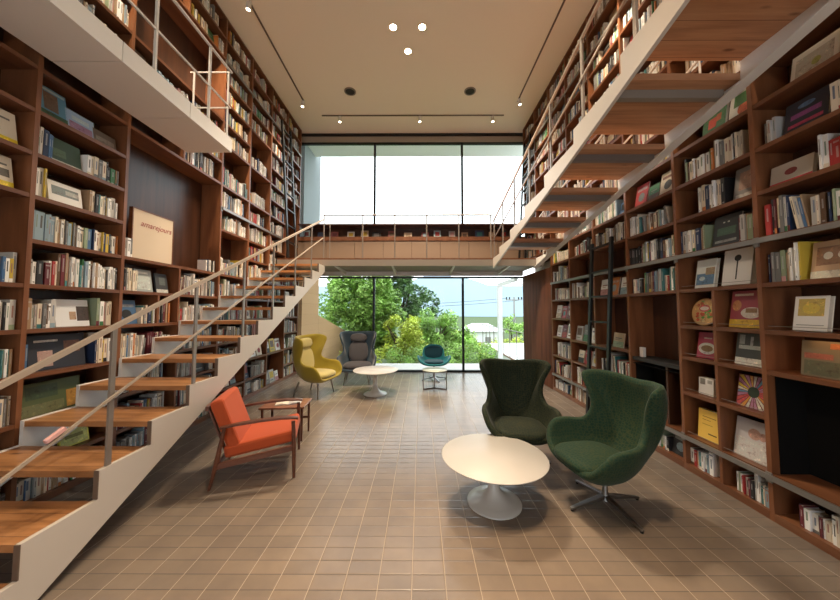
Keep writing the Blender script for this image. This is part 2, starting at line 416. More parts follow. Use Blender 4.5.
# left wall ---------------------------------------------------------------
unit('L', -1, 0, 'brown wall bookcase at the left edge of the photo, beside the lowest steps', removed=(5+1,), first=True, modes={
  7: mix(fb(.80,.20,.26,.02,col('cream',(.62,.57,.48)), A((.1,.9,.35,.6,(.12,.11,.10)),(.0,1,.0,.22,(.75,.58,.03)),(.15,.85,.7,.76,(.15,.15,.15))),'cream magazine with a yellow bottom band')),
  8: mix(fb(.78,.24,.27,.02,col('cream',(.62,.57,.48)), A((.1,.6,.35,.55,(.10,.09,.08)),(.0,1,.0,.2,(.80,.62,.03)),(.15,.85,.72,.78,(.15,.15,.15))),'cream book with a black animal above a bright yellow band')),
  4: 'books', 9: 'empty', 10: 'empty'})
unit('L', 0, 1, 'brown wall bookcase with full book rows, left of the niche with the cream board', modes={ 10: 'empty',
  9: mix(fb(.17,.26,.29,.015,col('blue',(.12,.30,.42)), A((.35,.75,.3,.85,(.20,.13,.09)),(0,1,0,.25,(.05,.12,.06)),(.05,.95,.88,.95,(.45,.6,.66))),'blue magazine with a dark portrait on the top shelf'),
         fb(.50,.24,.20,.015,col('pale blue',(.35,.48,.62)), A((.1,.9,.1,.5,(.42,.24,.38)),(.2,.8,.6,.8,(.6,.7,.75))),'pale blue and mauve magazine leaning on the top shelf'),
         fb(.80,.22,.15,.03,col('brown',(.20,.15,.11)), A((.1,.9,.3,.6,(.35,.30,.25))),'brown mottled book lying back at the shelf end')),
  8: mix(fb(.36,.24,.24,.02,col('green',(.05,.09,.06)), A((0,1,0,.15,(.55,.56,.50)),(.1,.5,.3,.6,(.10,.16,.10))),'dark green landscape book among pale spines'),
         rows=((0,.18),(.55,.97))),
  7: mix(fb(.38,.26,.20,.02,col('white',(.68,.67,.64)), A((.1,.9,.4,.8,(.20,.24,.25)),(.5,.9,.5,.7,(.45,.45,.44))),'white book with a grey boat photograph'),
         rows=((0,.14),(.60,.98))),
  4: mix(fb(.53,.27,.25,.02,col('white',(.66,.68,.70)), A((.62,1,.2,.75,(.06,.04,.035)),(.4,.6,.25,.55,(.45,.30,.20))),'white book with a dark brown figure on its right'), rows=((0,.32),(.76,.99))),
  3: mix(fb(.40,.42,.30,.015,col('black',(.03,.035,.05)), A((.1,.5,.80,.86,(.6,.6,.6)),(.15,.40,.1,.55,(.45,.30,.28)),(.6,.9,.45,.8,(.16,.08,.06))),'large black picture book with a pink and blue image', tilt=.12),
         rows=((0,.10),(.74,.99))),
  2: mix(fb(.36,.44,.27,.02,col('green',(.09,.12,.055)), A((.0,.7,.0,.35,(.16,.17,.09)),(.1,.6,.5,.9,(.05,.08,.05)),(.74,.98,.05,.6,(.42,.22,.06))),'wide mossy green painting book with an orange patch', tilt=.12)),
  1: mix(fb(.62,.24,.20,.015,col('yellow',(.70,.68,.08)), A((.05,.95,.05,.95,(.72,.76,.25)),(.2,.8,.35,.5,(.30,.32,.06))),'yellow and white booklet behind the fourth step'),rows=((.0,.3),))})
def art_cell(y0, y1, hh):
    out = []; spine_row(out, y0+.03, y0+.13, .27); spine_row(out, y1-.24, y1-.02, .28); return out
unit('L', 1, 3, 'double-width brown wall bookcase with the tall niche holding a cream board', removed=(7,8,9,14,15), dividers=((GY(2),0,6),(GY(2)-.30,4,5),(GY(2),10,11),(GY(2),16,18)), modes={
  6: art_cell, 13:'empty', 11: 'books', (10,0): 'empty', (10,1): mix(rows=((.0,.85),)),
  5: 'books', (5,0): mix(fb(.45,.21,.26,.02,col('grey',(.30,.34,.34)), A((.1,.9,.1,.7,(.55,.60,.60)),(.2,.8,.8,.9,(.7,.7,.7))),'grey and white illustrated book under the cream board'),
                          fb(.78,.17,.24,.02,col('black',(.04,.045,.05)), A((.0,1,.0,.18,(.6,.6,.58)),(.3,.8,.4,.8,(.12,.14,.14))),'black book with a white base under the cream board'), rows=((0,.26),))})
unit('L', 3, 4, 'brown wall bookcase just beyond the niche with the cream board', removed=(7,11), modes={7:'empty', 10:'books', 8:'books', 1:'faces'})
unit('L', 4, 5, 'brown wall bookcase fourth from the window on the left side', removed=(11,13), modes={2:'faces'})
unit('L', 5, 6, 'brown wall bookcase behind the black ladder on the left gallery', removed=(1,3), modes={0:'faces', 2:'faces'})
unit('L', 6, 7, 'narrowest-looking brown wall bookcase at the window end of the left wall', removed=(8,9,10,11), modes={})
NL = len(UNITS)
# right wall --------------------------------------------------------------
GRN = A((.0,1,.0,.95,(.05,.16,.06)),(.25,.6,.25,.6,(.55,.06,.03)),(.6,.8,.4,.65,(.5,.12,.04)),(.05,.95,.05,.15,(.62,.6,.5)))
unit('R', -1, 0, 'brown wall bookcase at the right edge of the photo with a black desk void', removed=(2,), modes={
  1: 'empty',
  3: mix(fb(.55,.34,.25,.02,col('brown',(.16,.13,.08)), A((.05,.95,.05,.45,(.10,.10,.06)),(.45,.75,.8,.95,(.40,.14,.05)),(.05,.5,.5,.65,(.30,.10,.07)),(.64,.97,.25,.55,(.55,.03,.03),'disc')),'dark green-brown picture book with a red oval', tilt=.1)),
  4: mix(fb(.70,.19,.25,.035,col('white',(.72,.70,.66)), A((.12,.88,.42,.92,(.58,.42,.12)),(.25,.75,.48,.80,(.70,.52,.10),'disc'),(.1,.9,.15,.17,(.3,.3,.3))),'white book with a yellow pear on the cover')),
  5: mix(fb(.50,.24,.26,.02,col('tan',(.42,.27,.16)), A((.1,.9,.35,.85,(.28,.15,.09)),(.25,.45,.5,.7,(.65,.58,.5),'disc'),(.55,.75,.5,.7,(.65,.58,.5),'disc'),(0,1,0,.2,(.65,.6,.5))),'tan picture book with an animal face'),rows=((.70,.99),(.0,.32),)),
  7: mix(fb(.78,.26,.17,.03,col('cream',(.62,.55,.45)), A((0,1,0,.18,(.45,.03,.05)),(.35,.65,.4,.7,(.25,.05,.05),'disc')),'cream book with a red band lying back on its shelf'),rows=((.0,.55),)),
  8: mix(fb(.64,.25,.25,.02,col('black',(.03,.03,.04)), A((.1,.9,.2,.3,(.45,.05,.12)),(.15,.85,.45,.6,(.30,.08,.25)),(.3,.7,.7,.85,(.12,.20,.35),'disc')),'black picture book with pink neon streaks'),rows=((.0,.42),(.84,.99))),
  9: mix(fb(.55,.26,.22,.02,col('cream',(.55,.46,.36)), A((.1,.9,.1,.8,(.42,.33,.25)),(.45,.65,.3,.55,(.30,.26,.05),'disc')),'cream picture book with a small green disc'),rows=((.0,.3),))})
unit('R', 0, 1, 'brown wall bookcase with eight small display cubbies, right of the desk niche', dividers=((2.766,0,5),), default='books', modes={
  (4,1): D(fb(.5,.27,.27,.02,col('tan',(.45,.25,.10)), None,'round orange and green pizza-shaped book','round')),
  (4,0): D(fb(.5,.25,.32,.02,col('maroon',(.30,.06,.08)), A((.0,1,.0,.22,(.70,.45,.05)),(.35,1,.25,.55,(.68,.62,.58),'disc'),(.05,.35,.45,.75,(.55,.25,.12),'disc'),(.5,.85,.40,.52,(.30,.18,.10)),(.1,.7,.86,.92,(.7,.6,.5))),'maroon cake book on the upper right cubby')),
  (3,1): D(fb(.45,.20,.25,.02,col('maroon',(.38,.05,.09)), A((.05,.95,.15,.6,(.62,.62,.58),'disc'),(.2,.8,.25,.5,(.25,.15,.06),'disc'),(.3,.7,.75,.8,(.6,.5,.5))),'maroon cookbook with a bowl of food')),
  (3,0): D(fb(.45,.22,.29,.02,col('black',(.06,.065,.06)), A((.0,1,.0,.22,(.70,.68,.64)),(.1,.9,.5,.62,(.45,.47,.45)),(.1,.3,.65,.95,(.35,.37,.35)),(.5,.6,.62,.9,(.4,.4,.4))),'black and white photo book with white lower band')),
  (2,1): D(fb(.5,.15,.16,.07,col('white',(.70,.68,.65)), A((.1,.45,.6,.95,(.25,.23,.22)),(.6,.9,.7,.9,(.45,.42,.4))),'thick white block-shaped book with grey sketch',tilt=.06)),
  (2,0): D(fb(.42,.25,.27,.015,col('maroon',(.16,.04,.05)), 'star','square book with coloured rays around a dark centre')),
  (1,1): D(fb(.5,.21,.28,.05,col('yellow',(.78,.52,.10)), A((.2,.85,.75,.78,(.4,.2,.02)),(.2,.6,.65,.67,(.4,.2,.02)),(.5,.9,.2,.24,(.15,.08,.02)),(.2,.7,.5,.52,(.5,.3,.05))),'bright yellow boxed book in the lower cubby',tilt=.08)),
  (1,0): D(fb(.5,.28,.34,.015,col('pale grey',(.50,.48,.50)), A((.0,1,.0,.5,(.62,.60,.62)),(.35,.7,.52,.8,(.55,.33,.28),'disc'),(.65,.85,.55,.75,(.50,.30,.27),'disc')),'pale grey book with pink eggs')),
  5: D(fb(.72,.20,.28,.03,col('white',(.62,.64,.60)), A((.05,.95,.1,.5,(.12,.22,.36)),(.5,.95,.45,.7,(.35,.25,.15)),(.2,.5,.25,.4,(.5,.6,.65),'disc')),'cream book with blue flowers above the cubbies'),
       fb(.32,.24,.32,.06,col('white',(.70,.68,.65)), A((.38,.62,.66,.84,(.03,.03,.03),'disc'),(.475,.525,.15,.68,(.03,.03,.03))),'white book with a black spoon on the cover')),
  6: mix(fb(.42,.24,.29,.02,col('black',(.045,.05,.055)), A((.15,.85,.35,.6,(.08,.14,.11)),(.1,.9,.12,.2,(.3,.32,.32)),(.35,.42,.75,.79,(.6,.6,.6)),(.52,.59,.75,.79,(.6,.6,.6))),'dark grey picture book in the row above the spoon book'),rows=((.0,.24),(.62,.99))),
  7: mix(fb(.16,.2,.29,.02,col('grey',(.25,.24,.23)), A((.2,.8,.3,.85,(.45,.28,.22)),(.1,.9,.05,.18,(.6,.58,.55))),'grey photo book with a reddish portrait'),rows=((.34,.70),)),
  9: D(fb(.14,.24,.27,.02,col('cream',(.66,.64,.56)), A((.3,.7,.1,.5,(.65,.12,.03),'disc'),(.15,.85,.45,.85,(.08,.22,.06))),'cream picture book with a red vegetable'),
       fb(.50,.22,.27,.02,col('cream',(.66,.64,.56)), GRN,'cream picture book of green leaves and red fruit')),
 })
unit('R', 1, 2, 'brown wall bookcase with the tall dark desk niche, behind the near green chair', removed=(2,3,4), modes={1:'empty', 8:'faces'})
unit('R', 2, 3, 'brown wall bookcase directly behind the lower black ladder', removed=(4,), dividers=((GY(3)-.30,0,1),), modes={1:'faces',3:mix(fb(.45,.22,.2,.02,col('tan',(.5,.36,.2)),None,'tan book on the open ladder shelf')),5:'faces',6:'empty'})
unit('R', 3, 4, 'brown wall bookcase between the lower ladder and the narrow window-end bay', removed=(4,), modes={3:'faces',2:'faces',6:'empty'})
unit('R', 4, 5, 'brown wall bookcase bay next to the dark wood panel on the right', modes={4:'faces',3:'faces'})
unit('R', 5, 6, 'brown upper bookcase over the right stair foot', kmin=8, zlo=2.76, removed=(12,))
unit('R', 6, 7, 'brown upper bookcase at the window corner on the right', kmin=8, zlo=2.76, removed=())

# ------------------------------------------------------------------ books
def proj(x, y, z):
    z -= HCAM; c, s = math.cos(PITCH), math.sin(PITCH); cy, sy = math.cos(YAW), math.sin(YAW)
    x, y = x*cy + y*sy, -x*sy + y*cy
    d = y*c + z*s; v = -y*s + z*c
    if d < .05: return None
    return CX + FPX*x/d, CY - FPX*v/d
def occluded(p):
    o = Vector((0,0,HCAM)); p = Vector(p)
    def at_x(X_):
        if abs(p.x) < abs(X_) : return None
        return o + (p-o)*(X_/p.x)
    if p.x < 0:
        q = at_x(-2.07)
        if q and .5*q.y-.83 < q.z < .374+.182*((q.y-1.626)/.373) and q.y < 6.5: return True
        for n in range(1, 15):
            zt = .374+.182*(n-2); yt = 1.626+.373*(n-2)
            if (p.z-zt)*(HCAM-zt) < 0:
                q = o + (p-o)*((zt-HCAM)/(p.z-HCAM))
                if -3.12 < q.x < -2.09 and yt < q.y < yt+.373: return True
        if p.z > 3.7:
            q = o + (p-o)*((3.7-HCAM)/(p.z-HCAM))
            if -3.1 < q.x < -2.52 and q.y < 3.87: return True
            q = at_x(-2.52)
            if q and 3.69 < q.z < 3.86 and q.y < 3.87: return True
        if p.z > 2.76 and p.y > 6.5: return False
    else:
        q = at_x(1.56)
        if q and q.y < 6.5 and 3.75-.19*q.y < q.z < 3.45+.147*((2.26-q.y)/.735)+.2: return True
        if p.z > 2.9:
            for j in range(-1, 6):
                zt = 3.45-.147*j; yt = 2.26+.735*j
                if p.z > zt:
                    q = o + (p-o)*((zt-HCAM)/(p.z-HCAM))
                    if 1.56 < q.x < 2.64 and yt < q.y < yt+.735: return True
    return False
def size_px(b):
    x = XL if b['side'] == 'L' else XR; w = b['t'] if b['kind'] == 'spine' else b['w']
    cen = (x, b['y'], b['z']+b['h']/2)
    ps = [proj(x, b['y']-w/2, b['z']), proj(x, b['y']+w/2, b['z']), proj(x, b['y']+w/2, b['z']+b['h']), proj(x, b['y']-w/2, b['z']+b['h'])]
    if any(p is None for p in ps): return 0
    c = proj(*cen)
    if not (2 < c[0] < 838 and 2 < c[1] < 598) or occluded(cen): return 0
    return abs(sum(ps[i][0]*ps[(i+1)%4][1]-ps[(i+1)%4][0]*ps[i][1] for i in range(4)))/2
for b in BOOKS: b['px'] = size_px(b)
SPECIAL = [b for b in BOOKS if b.get('what') and b['px'] > 0]
rest = sorted([b for b in BOOKS if not (b.get('what') and b['px'] > 0)], key=lambda b: -b['px'])
nind = 298 - len(SPECIAL)
INDIV = SPECIAL + rest[:nind]; STUFF = [b for b in rest[nind:] if b.get('what') is None or True]

def contrast(c):
    l = sum(c)/3
    return tuple(v*.5+.24 for v in c) if l < .3 else random.choice([(.20,.20,.20),(.30,.16,.13),(.18,.22,.30),(.22,.28,.22),(.10,.10,.10)])
def cover_mb(m, b, full=True):
    """local frame: +X = towards the room, spine / front cover at x=0, resting on z=0"""
    c = b['col'][1]; c = tuple(min(.85, v*(.85+.3*b['style2'])) for v in c)
    if b['kind'] == 'spine':
        t, h, d = b['t'], b['h'], b['d']; bt_ = .0018
        if full: m.box(-.002,0,-t/2,t/2,0,h,c).box(-d,-.002,-t/2,-t/2+bt_,0,h,c).box(-d,-.002,t/2-bt_,t/2,0,h,c)
        else: m.box(-d,0,-t/2,t/2,0,h,c)
        k = contrast(c); s = b['style']
        e = .0005
        if s < .45: m.box(0,e,-t*.16,t*.16,h*.45,h*.88,k)
        elif s < .62: m.box(0,e,-t*.5,t*.5,0,h*.17,random.choice(PAL)[1]); m.box(0,e,-t*.14,t*.14,h*.4,h*.8,k)
        elif s < .75: m.box(0,e,-t*.5,t*.5,h*.84,h*.9,k); m.box(0,e,-t*.16,t*.16,h*.3,h*.7,k)
        else: m.box(0,e,-t*.25,t*.25,h*.07,h*.12,k); m.box(0,e,-t*.15,t*.15,h*.5,h*.8,k)
    else:
        t, h, w = b['t'], b['h'], b['w']; bt_ = .002
        if b.get('special') == 'round':
            n = 28; r = w/2
            for x0, x1 in ((-bt_,0),(-t,-t+bt_)):
                vs = [(x, r*math.cos(2*PI*i/n), r+r*math.sin(2*PI*i/n)) for x in (x0,x1) for i in range(n)]
                m.add(vs, [tuple(range(n))[::-1], tuple(range(n,2*n))]+[(i,(i+1)%n,n+(i+1)%n,n+i) for i in range(n)], c)
            return
        if full: m.box(-bt_,0,-w/2,w/2,0,h,c).box(-t,-t+bt_,-w/2,w/2,0,h,c).box(-t+bt_,-bt_,-w/2,-w/2+bt_,0,h,c)
        else: m.box(-t,0,-w/2,w/2,0,h,c)
def pages_mb(m, b):
    if b['kind'] == 'spine': m.box(-b['d']+.004,-.0025,-b['t']/2+.0019,b['t']/2-.0019,.002,b['h']-.003)
    elif b.get('special') == 'round':
        n = 28; r = b['w']/2-.003; t = b['t']
        vs = [(x, r*math.cos(2*PI*i/n), r+.003+r*math.sin(2*PI*i/n)) for x in (-t+.0025,-.0025) for i in range(n)]
        m.add(vs, [tuple(range(n))[::-1], tuple(range(n,2*n))]+[(i,(i+1)%n,n+(i+1)%n,n+i) for i in range(n)])
    else: m.box(-b['t']+.0025,-.0025,-b['w']/2+.003,b['w']/2-.004,.002,b['h']-.003)
def disc(m, x, cy_, cz, ry, rz, c, n=20):
    vs = [(x, cy_, cz)] + [(x, cy_+ry*math.cos(2*PI*i/n), cz+rz*math.sin(2*PI*i/n)) for i in range(n)]
    m.add(vs, [(0,1+i,1+(i+1)%n) for i in range(n)], c)
def art_mb(m, b):
    w, h = b['w'], b['h']; e = .0006
    if b.get('special') == 'round':
        r = w/2; R_ = random.Random(5)
        disc(m, e, 0, r, r*.92, r*.92, (.62,.38,.16), 28)
        for i in range(34):
            a_ = R_.uniform(0,2*PI); q = R_.uniform(.15,.78)*r
            disc(m, 2*e+i*1e-5, q*math.cos(a_), r+q*math.sin(a_), r*.13, r*.11, R_.choice([(.55,.08,.03),(.10,.30,.05),(.65,.5,.25),(.45,.12,.05),(.2,.35,.1)]), 10)
        disc(m, 3*e, 0, r*1.25, r*.42, r*.26, (.55,.10,.12)); disc(m, 3.4*e, 0, r*1.25, r*.34, r*.14, (.65,.55,.5)); return
    art = b['art']
    if art == 'star':
        R_ = random.Random(3); n = 26; cy_, cz = 0, h/2
        for i in range(n):
            a0 = 2*PI*i/n; a1 = a0 + 2*PI/n*.72
            def edge(a_):
                k = min((w/2-.004)/max(1e-6,abs(math.cos(a_))), (h/2-.004)/max(1e-6,abs(math.sin(a_)))); return (e, k*math.cos(a_), cz+k*math.sin(a_))
            c = R_.choice([(.70,.50,.06),(.55,.08,.08),(.10,.25,.40),(.62,.60,.55),(.45,.20,.35),(.65,.30,.05)])
            m.add([(e,.02*math.cos(a0),cz+.02*math.sin(a0)), edge(a0), edge(a1), (e,.02*math.cos(a1),cz+.02*math.sin(a1))], [(0,1,2,3)], c)
        disc(m, 2*e, 0, cz, .045, .045, (.03,.05,.03)); return
    if art is None:
        s = b['style']; c = b['col'][1]; k = contrast(c)
        if s < .4: art = [(.12,.88,.35,.85,random.choice(PAL)[1]),(.15,.75,.15,.22,k)]
        elif s < .7: art = [(.1,.9,.7,.82,k),(.25,.75,.2,.6,random.choice(PAL)[1],'disc')]
        else: art = [(0,1,0,.4,random.choice(PAL)[1]),(.2,.8,.6,.66,k),(.2,.6,.5,.53,k)]
    s = -1 if b['side'] == 'R' else 1                 # v runs left->right as the reader sees it
    for i, p in enumerate(art):
        u0, u1, v0, v1, c = p[:5]; x = e*(1+.5*i)
        # seen from +X looking towards -X the reader's left is +Y? left = -Y rotated: u grows along +Y seen from +X
        y0, y1 = -w/2+u0*w, -w/2+u1*w
        if len(p) > 5: disc(m, x, (y0+y1)/2, (v0+v1)/2*h, (y1-y0)/2, (v1-v0)/2*h, c)
        else: m.add([(x,y0,v0*h),(x,y1,v0*h),(x,y1,v1*h),(x,y0,v1*h)], [(0,1,2,3)], c)
def book_matrix(b):
    s = 1 if b['side'] == 'L' else -1; xf = XL if s > 0 else XR
    rz = 0 if s > 0 else PI
    if b['kind'] == 'spine':
        a_ = b['lean']; M = Matrix.Translation((xf - s*b['off'], b['y'], b['z'] + b['t']/2*abs(math.sin(a_)))) @ Matrix.Rotation(rz,4,'Z') @ Matrix.Rotation(-a_*s,4,'X')
    else:
        a_ = b['tilt']; M = Matrix.Translation((xf - s*b['off'], b['y'], b['z'] + b['t']*math.sin(a_))) @ Matrix.Rotation(rz,4,'Z') @ Matrix.Rotation(-a_,4,'Y')
    return M
ORD = lambda n: '%d%s' % (n, 'th' if 10 <= n % 100 <= 20 else {1:'st',2:'nd',3:'rd'}.get(n%10,'th'))
UNITNAME = {}
for ui, u in enumerate(UNITS):
    n = ui+1 if u['side'] == 'L' else ui+1-NL
    UNITNAME[ui] = '%s %s-wall bay' % (['first','second','third','fourth','fifth','sixth','seventh','eighth'][n-1], 'left' if u['side']=='L' else 'right')
CELLS = {}
for b in BOOKS: CELLS.setdefault((b['unit'], b['k'], b['colm']), []).append(b)
SHW = ['lowest','second','third','fourth','fifth','sixth','seventh','eighth','ninth','tenth','eleventh','twelfth','thirteenth','fourteenth','fifteenth','sixteenth','seventeenth','top']
NW = ['first','second','third','fourth','fifth','sixth','seventh','eighth','ninth','tenth','eleventh','twelfth','thirteenth','fourteenth','fifteenth','sixteenth','seventeenth','eighteenth','nineteenth','twentieth']
OW = lambda n: NW[n] if n < 20 else 'twenty-' + NW[n-20]
LBL = set()
for b in INDIV:
    mb = MB(); cover_mb(mb, b)
    if b['kind'] == 'face' and b.get('special') != 'round' and b['t'] > 0: pass
    o = mb.build('book', M_BOOK); o.matrix_world = book_matrix(b)
    m2 = MB(); pages_mb(m2, b); m2.build('pages', M_PAGES, o)
    if b['kind'] == 'face': m3 = MB(); art_mb(m3, b); m3.build('cover_picture', M_ART, o)
    nm = UNITNAME[b['unit']]; sh = SHW[b['k']] + ' shelf'
    key = (b['unit'], b['k'], b['colm']); nb_ = CELLS[key]; i_ = nb_.index(b)
    ca = nb_[i_-1]['col'][0] if i_ > 0 else None; cb_ = nb_[i_+1]['col'][0] if i_ < len(nb_)-1 else None
    siz = 'thin' if b.get('t',0) < .017 else 'thick'
    what = ('%s %s book' % (siz, b['col'][0])) if b['kind'] == 'spine' else '%s face-out book' % b['col'][0]
    if ca and cb_: rel = 'between %s and %s ones' % (ca, cb_)
    elif cb_: rel = 'first before a %s one' % cb_
    elif ca: rel = 'last after a %s one' % ca
    else: rel = 'alone'
    if b.get('what'): cand = [b['what'] + (' in ' + nm if len(b['what'].split()) <= 11 else ''), b['what']]
    else:
        cand = ['%s %s, %s, %s' % (what, rel, sh, nm), '%s %s, %s from camera, %s, %s' % (what, rel.replace(' ones',''), OW(b['n']), sh, nm), '%s, %s from camera, %s, %s' % (what, OW(b['n']), sh, nm)]
        if b['colm']: cand = [c.replace(' book', ' book past the divider', 1) if len(c.split()) < 13 else c for c in cand] + cand
    cand = [c for c in cand if len(c.replace('-',' ').split()) <= 16] + [cand[-1]]
    lab = next((c for c in cand if c not in LBL), cand[-1]); LBL.add(lab); o['label'] = lab
    o['category'] = 'book'; o['group'] = 'books on the %s wall shelves' % ('left' if b['side']=='L' else 'right')
mb = MB(); mp = MB()
for b in STUFF:
    M = book_matrix(b); mb.M = M; mp.M = M
    cover_mb(mb, b, False)
    if b['kind'] == 'face': art_mb(mb, b)
sb = mb.build('books_on_shelves', M_BOOK)
tag(sb, 'all remaining small books filling the farther and higher shelves on both walls', 'books', kind='stuff')

# cream art board in the niche
ab = thing('display_board', 'large cream board with red script lettering standing in the left niche', 'sign', (XL-.10, 3.60, ZK[6]+T/2+.001))
m = MB(); m.box(-.035, 0, -.27, .27, 0, .58); o = m.build('board', mat('cream_linen_board', (.66,.55,.42), .7), ab)
MB().box(-.04, .004, -.282, -.270, 0, .592).box(-.04, .004, .270, .282, 0, .592).box(-.04, .004, -.27, .27, .58, .592).build('frame', W_CASE, ab)
cu = bpy.data.curves.new('lettering', 'FONT'); cu.body = 'amarejours'; cu.size = .094; cu.extrude = .0005; cu.align_x = 'CENTER'; cu.shear = .3
lo = bpy.data.objects.new('lettering', cu); C.objects.link(lo); lo.parent = ab; lo.location = (.002, .03, .40); lo.rotation_euler = (PI/2, math.radians(0), PI/2)
bpy.context.view_layer.update()
me_t = bpy.data.meshes.new_from_object(lo.evaluated_get(bpy.context.evaluated_depsgraph_get())); lo3 = bpy.data.objects.new('lettering', me_t)
C.objects.link(lo3); lo3.parent = ab; lo3.location = lo.location; lo3.rotation_euler = lo.rotation_euler
bpy.data.objects.remove(lo); lo3.name = 'lettering'; me_t.materials.clear(); me_t.materials.append(mat('dark_red_ink', (.30,.03,.04), .6))

# ------------------------------------------------------------------ hardware of the cases
def rail(side, y0, y1, z, label):
    s = 1 if side == 'L' else -1; xf = XL if side == 'L' else XR
    t = thing('ladder_rail', label, 'rail', (xf, y0, z))
    MB().box(s*.012, s*.03, 0, y1-y0, -.02, .02).build('bar', M_GREYRAIL, t)
    y = .0
    while y < y1-y0+.01:
        MB().box(s*.0005, s*.0115, y-.02, y+.02, -.045, .03).build('bracket', M_GREYRAIL, t); y += .757
rail('R', GY(-1), 6.15, 2.150, 'grey steel ladder rail along the right bookcase above the cubbies')
rail('R', GY(-1), 6.15, .330, 'low grey steel ladder rail near the floor on the right bookcase')
rail('L', GY(3), 7.66, 3.215, 'grey steel ladder rail on left bookcase at gallery floor height')
rail('L', GY(3), 7.66, 5.62, 'high grey steel ladder rail on left bookcase near the ceiling')
rail('R', 3.13, 7.66, 5.62, 'high grey steel ladder rail on right bookcase near the ceiling')
def ladder(loc, w, h, lean, s, label):
    t = thing('ladder', label, 'ladder', loc)
    # s = direction of the wall in x (+1 right)
    top = s*lean
    for y in (0, w): MB().bar((0, y, 0), (top, y, h), .035, .05).build('side_rail', M_BLACK, t)
    n = int(h/.36)
    for i in range(1, n+1):
        f = (i*.36)/h
        if f > .97: break
        MB().box(top*f-.02, top*f+.02, .018, w-.018, i*.36-.012, i*.36+.012).build('rung', M_BLACK, t)
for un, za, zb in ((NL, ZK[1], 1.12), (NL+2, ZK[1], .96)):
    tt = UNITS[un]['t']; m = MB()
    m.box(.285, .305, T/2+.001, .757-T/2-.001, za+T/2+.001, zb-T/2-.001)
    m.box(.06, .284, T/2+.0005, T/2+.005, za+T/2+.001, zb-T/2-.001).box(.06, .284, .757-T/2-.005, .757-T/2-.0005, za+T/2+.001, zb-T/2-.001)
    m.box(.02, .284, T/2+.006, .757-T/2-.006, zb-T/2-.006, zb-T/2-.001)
    m.build('recess_shade', M_DARKREC, tt)  # added black sheets stand in for deep shade in the desk voids
ladder((2.44, 4.03, 0), .46, 2.6, .14, 1, 'black steel library ladder leaning on the lower right bookcase')
ladder((-2.86, 6.40, 2.745), .42, 3.05, .20, -1, 'black steel library ladder on the upper left bookcase by the window')
ladder((2.42, 6.95, 2.745), .42, 3.05, .18, 1, 'black steel library ladder on the upper right bookcase by the window')
# display wires on the cubbies
for k in (1,2,3,4,5):
    for (ya, yb) in (((2.40,2.75),(2.785,3.11)) if k < 5 else ((2.40,3.11),)):
        o = MB().tube((0,0,0),(0,yb-ya,0),.0022,n=6).build('display_wire', M_RAIL, UNITS[NL+1]['t']); o.location = (.02, ya-GY(0), {3:1.12,2:.765}.get(k, ZK[k])+T/2+.03)
o = MB().tube((0,0,0),(0,.70,0),.0022,n=6).build('display_wire', M_RAIL, UNITS[NL]['t']); o.location = (.02, .03, ZK[4]+T/2+.03)
# desk in the niche of right bay 3
t = thing('desk_shelf', 'dark desk board inside the tall niche behind the near green chair', 'desk', (XR+.02, GY(1)+.02, .98))
MB().box(0, .28, 0, .715, 0, .04).build('desktop', M_DARK, t); MB().box(.02, .26, .20, .225, -.625, 0).build('leg', W_BACK, t)
tag(MB().box(-.02,.02,-.03,.03,0,.12).build('card_holder', M_EXTWHITE, loc=(XR+.1, 3.80, 1.0215), bevel=.004), 'small white card holder standing on the dark niche desk', 'holder')
# orange lit shelf: small lamp under the pear shelf
lamp('niche_lamp', 'AREA', (XR+.05, 2.02, ZK[4]-.03), .45, (1,.5,.2), .1)

# ------------------------------------------------------------------ bridge
YBF, ZB = 6.47, 2.74
br = thing('bridge', 'pale footbridge slab crossing in front of the window between both stairs', 'bridge', (0, YBF, ZB))
MB().box(XL+.02, XR-.02, 0, YW-YBF-.05, -.03, 0).build('walkway', W_CASE, br)
MB().box(XL+.02, XR-.02, .0, .03, -.17, -.031).build('fascia', M_SLAB, br)
MB().box(XL+.02, XR-.02, .03, YW-YBF-.05, -.12, -.031).build('soffit', M_SLAB, br)
MB().box(XL+.02, XR-.02, YW-YBF-.16, YW-YBF-.05, -.23, -.121).build('rear_beam', M_WHITESTEEL, br)
for x in (-1.95,-.65,.75,2.0):
    MB().prism_x([(.05,-.121),(YW-YBF-.17,-.121),(YW-YBF-.17,-.21),(.4,-.15)], x-.02, x+.02).build('bracket', M_WHITESTEEL, br)
br2 = thing('bridge_railing', 'thin grey steel railing along the front of the footbridge', 'railing', (0, YBF+.03, ZB))
xs = [-2.13+i*(3.68/5.0) for i in range(6)]
xs = [-2.13,-1.28,-.575,.125,.83,1.53]
for x in xs: MB().tube((x,0,.001),(x,0,.95),.014).build('post', M_RAIL, br2)
MB().tube((-2.15,0,.96),(1.56,0,.96),.018).build('handrail', M_RAIL, br2)
MB().tube((-2.0,0,.001),(-2.0,0,.75),.009).tube((-2.13,0,.75),(-2.0,0,.75),.009).build('end_bar', M_RAIL, br2)
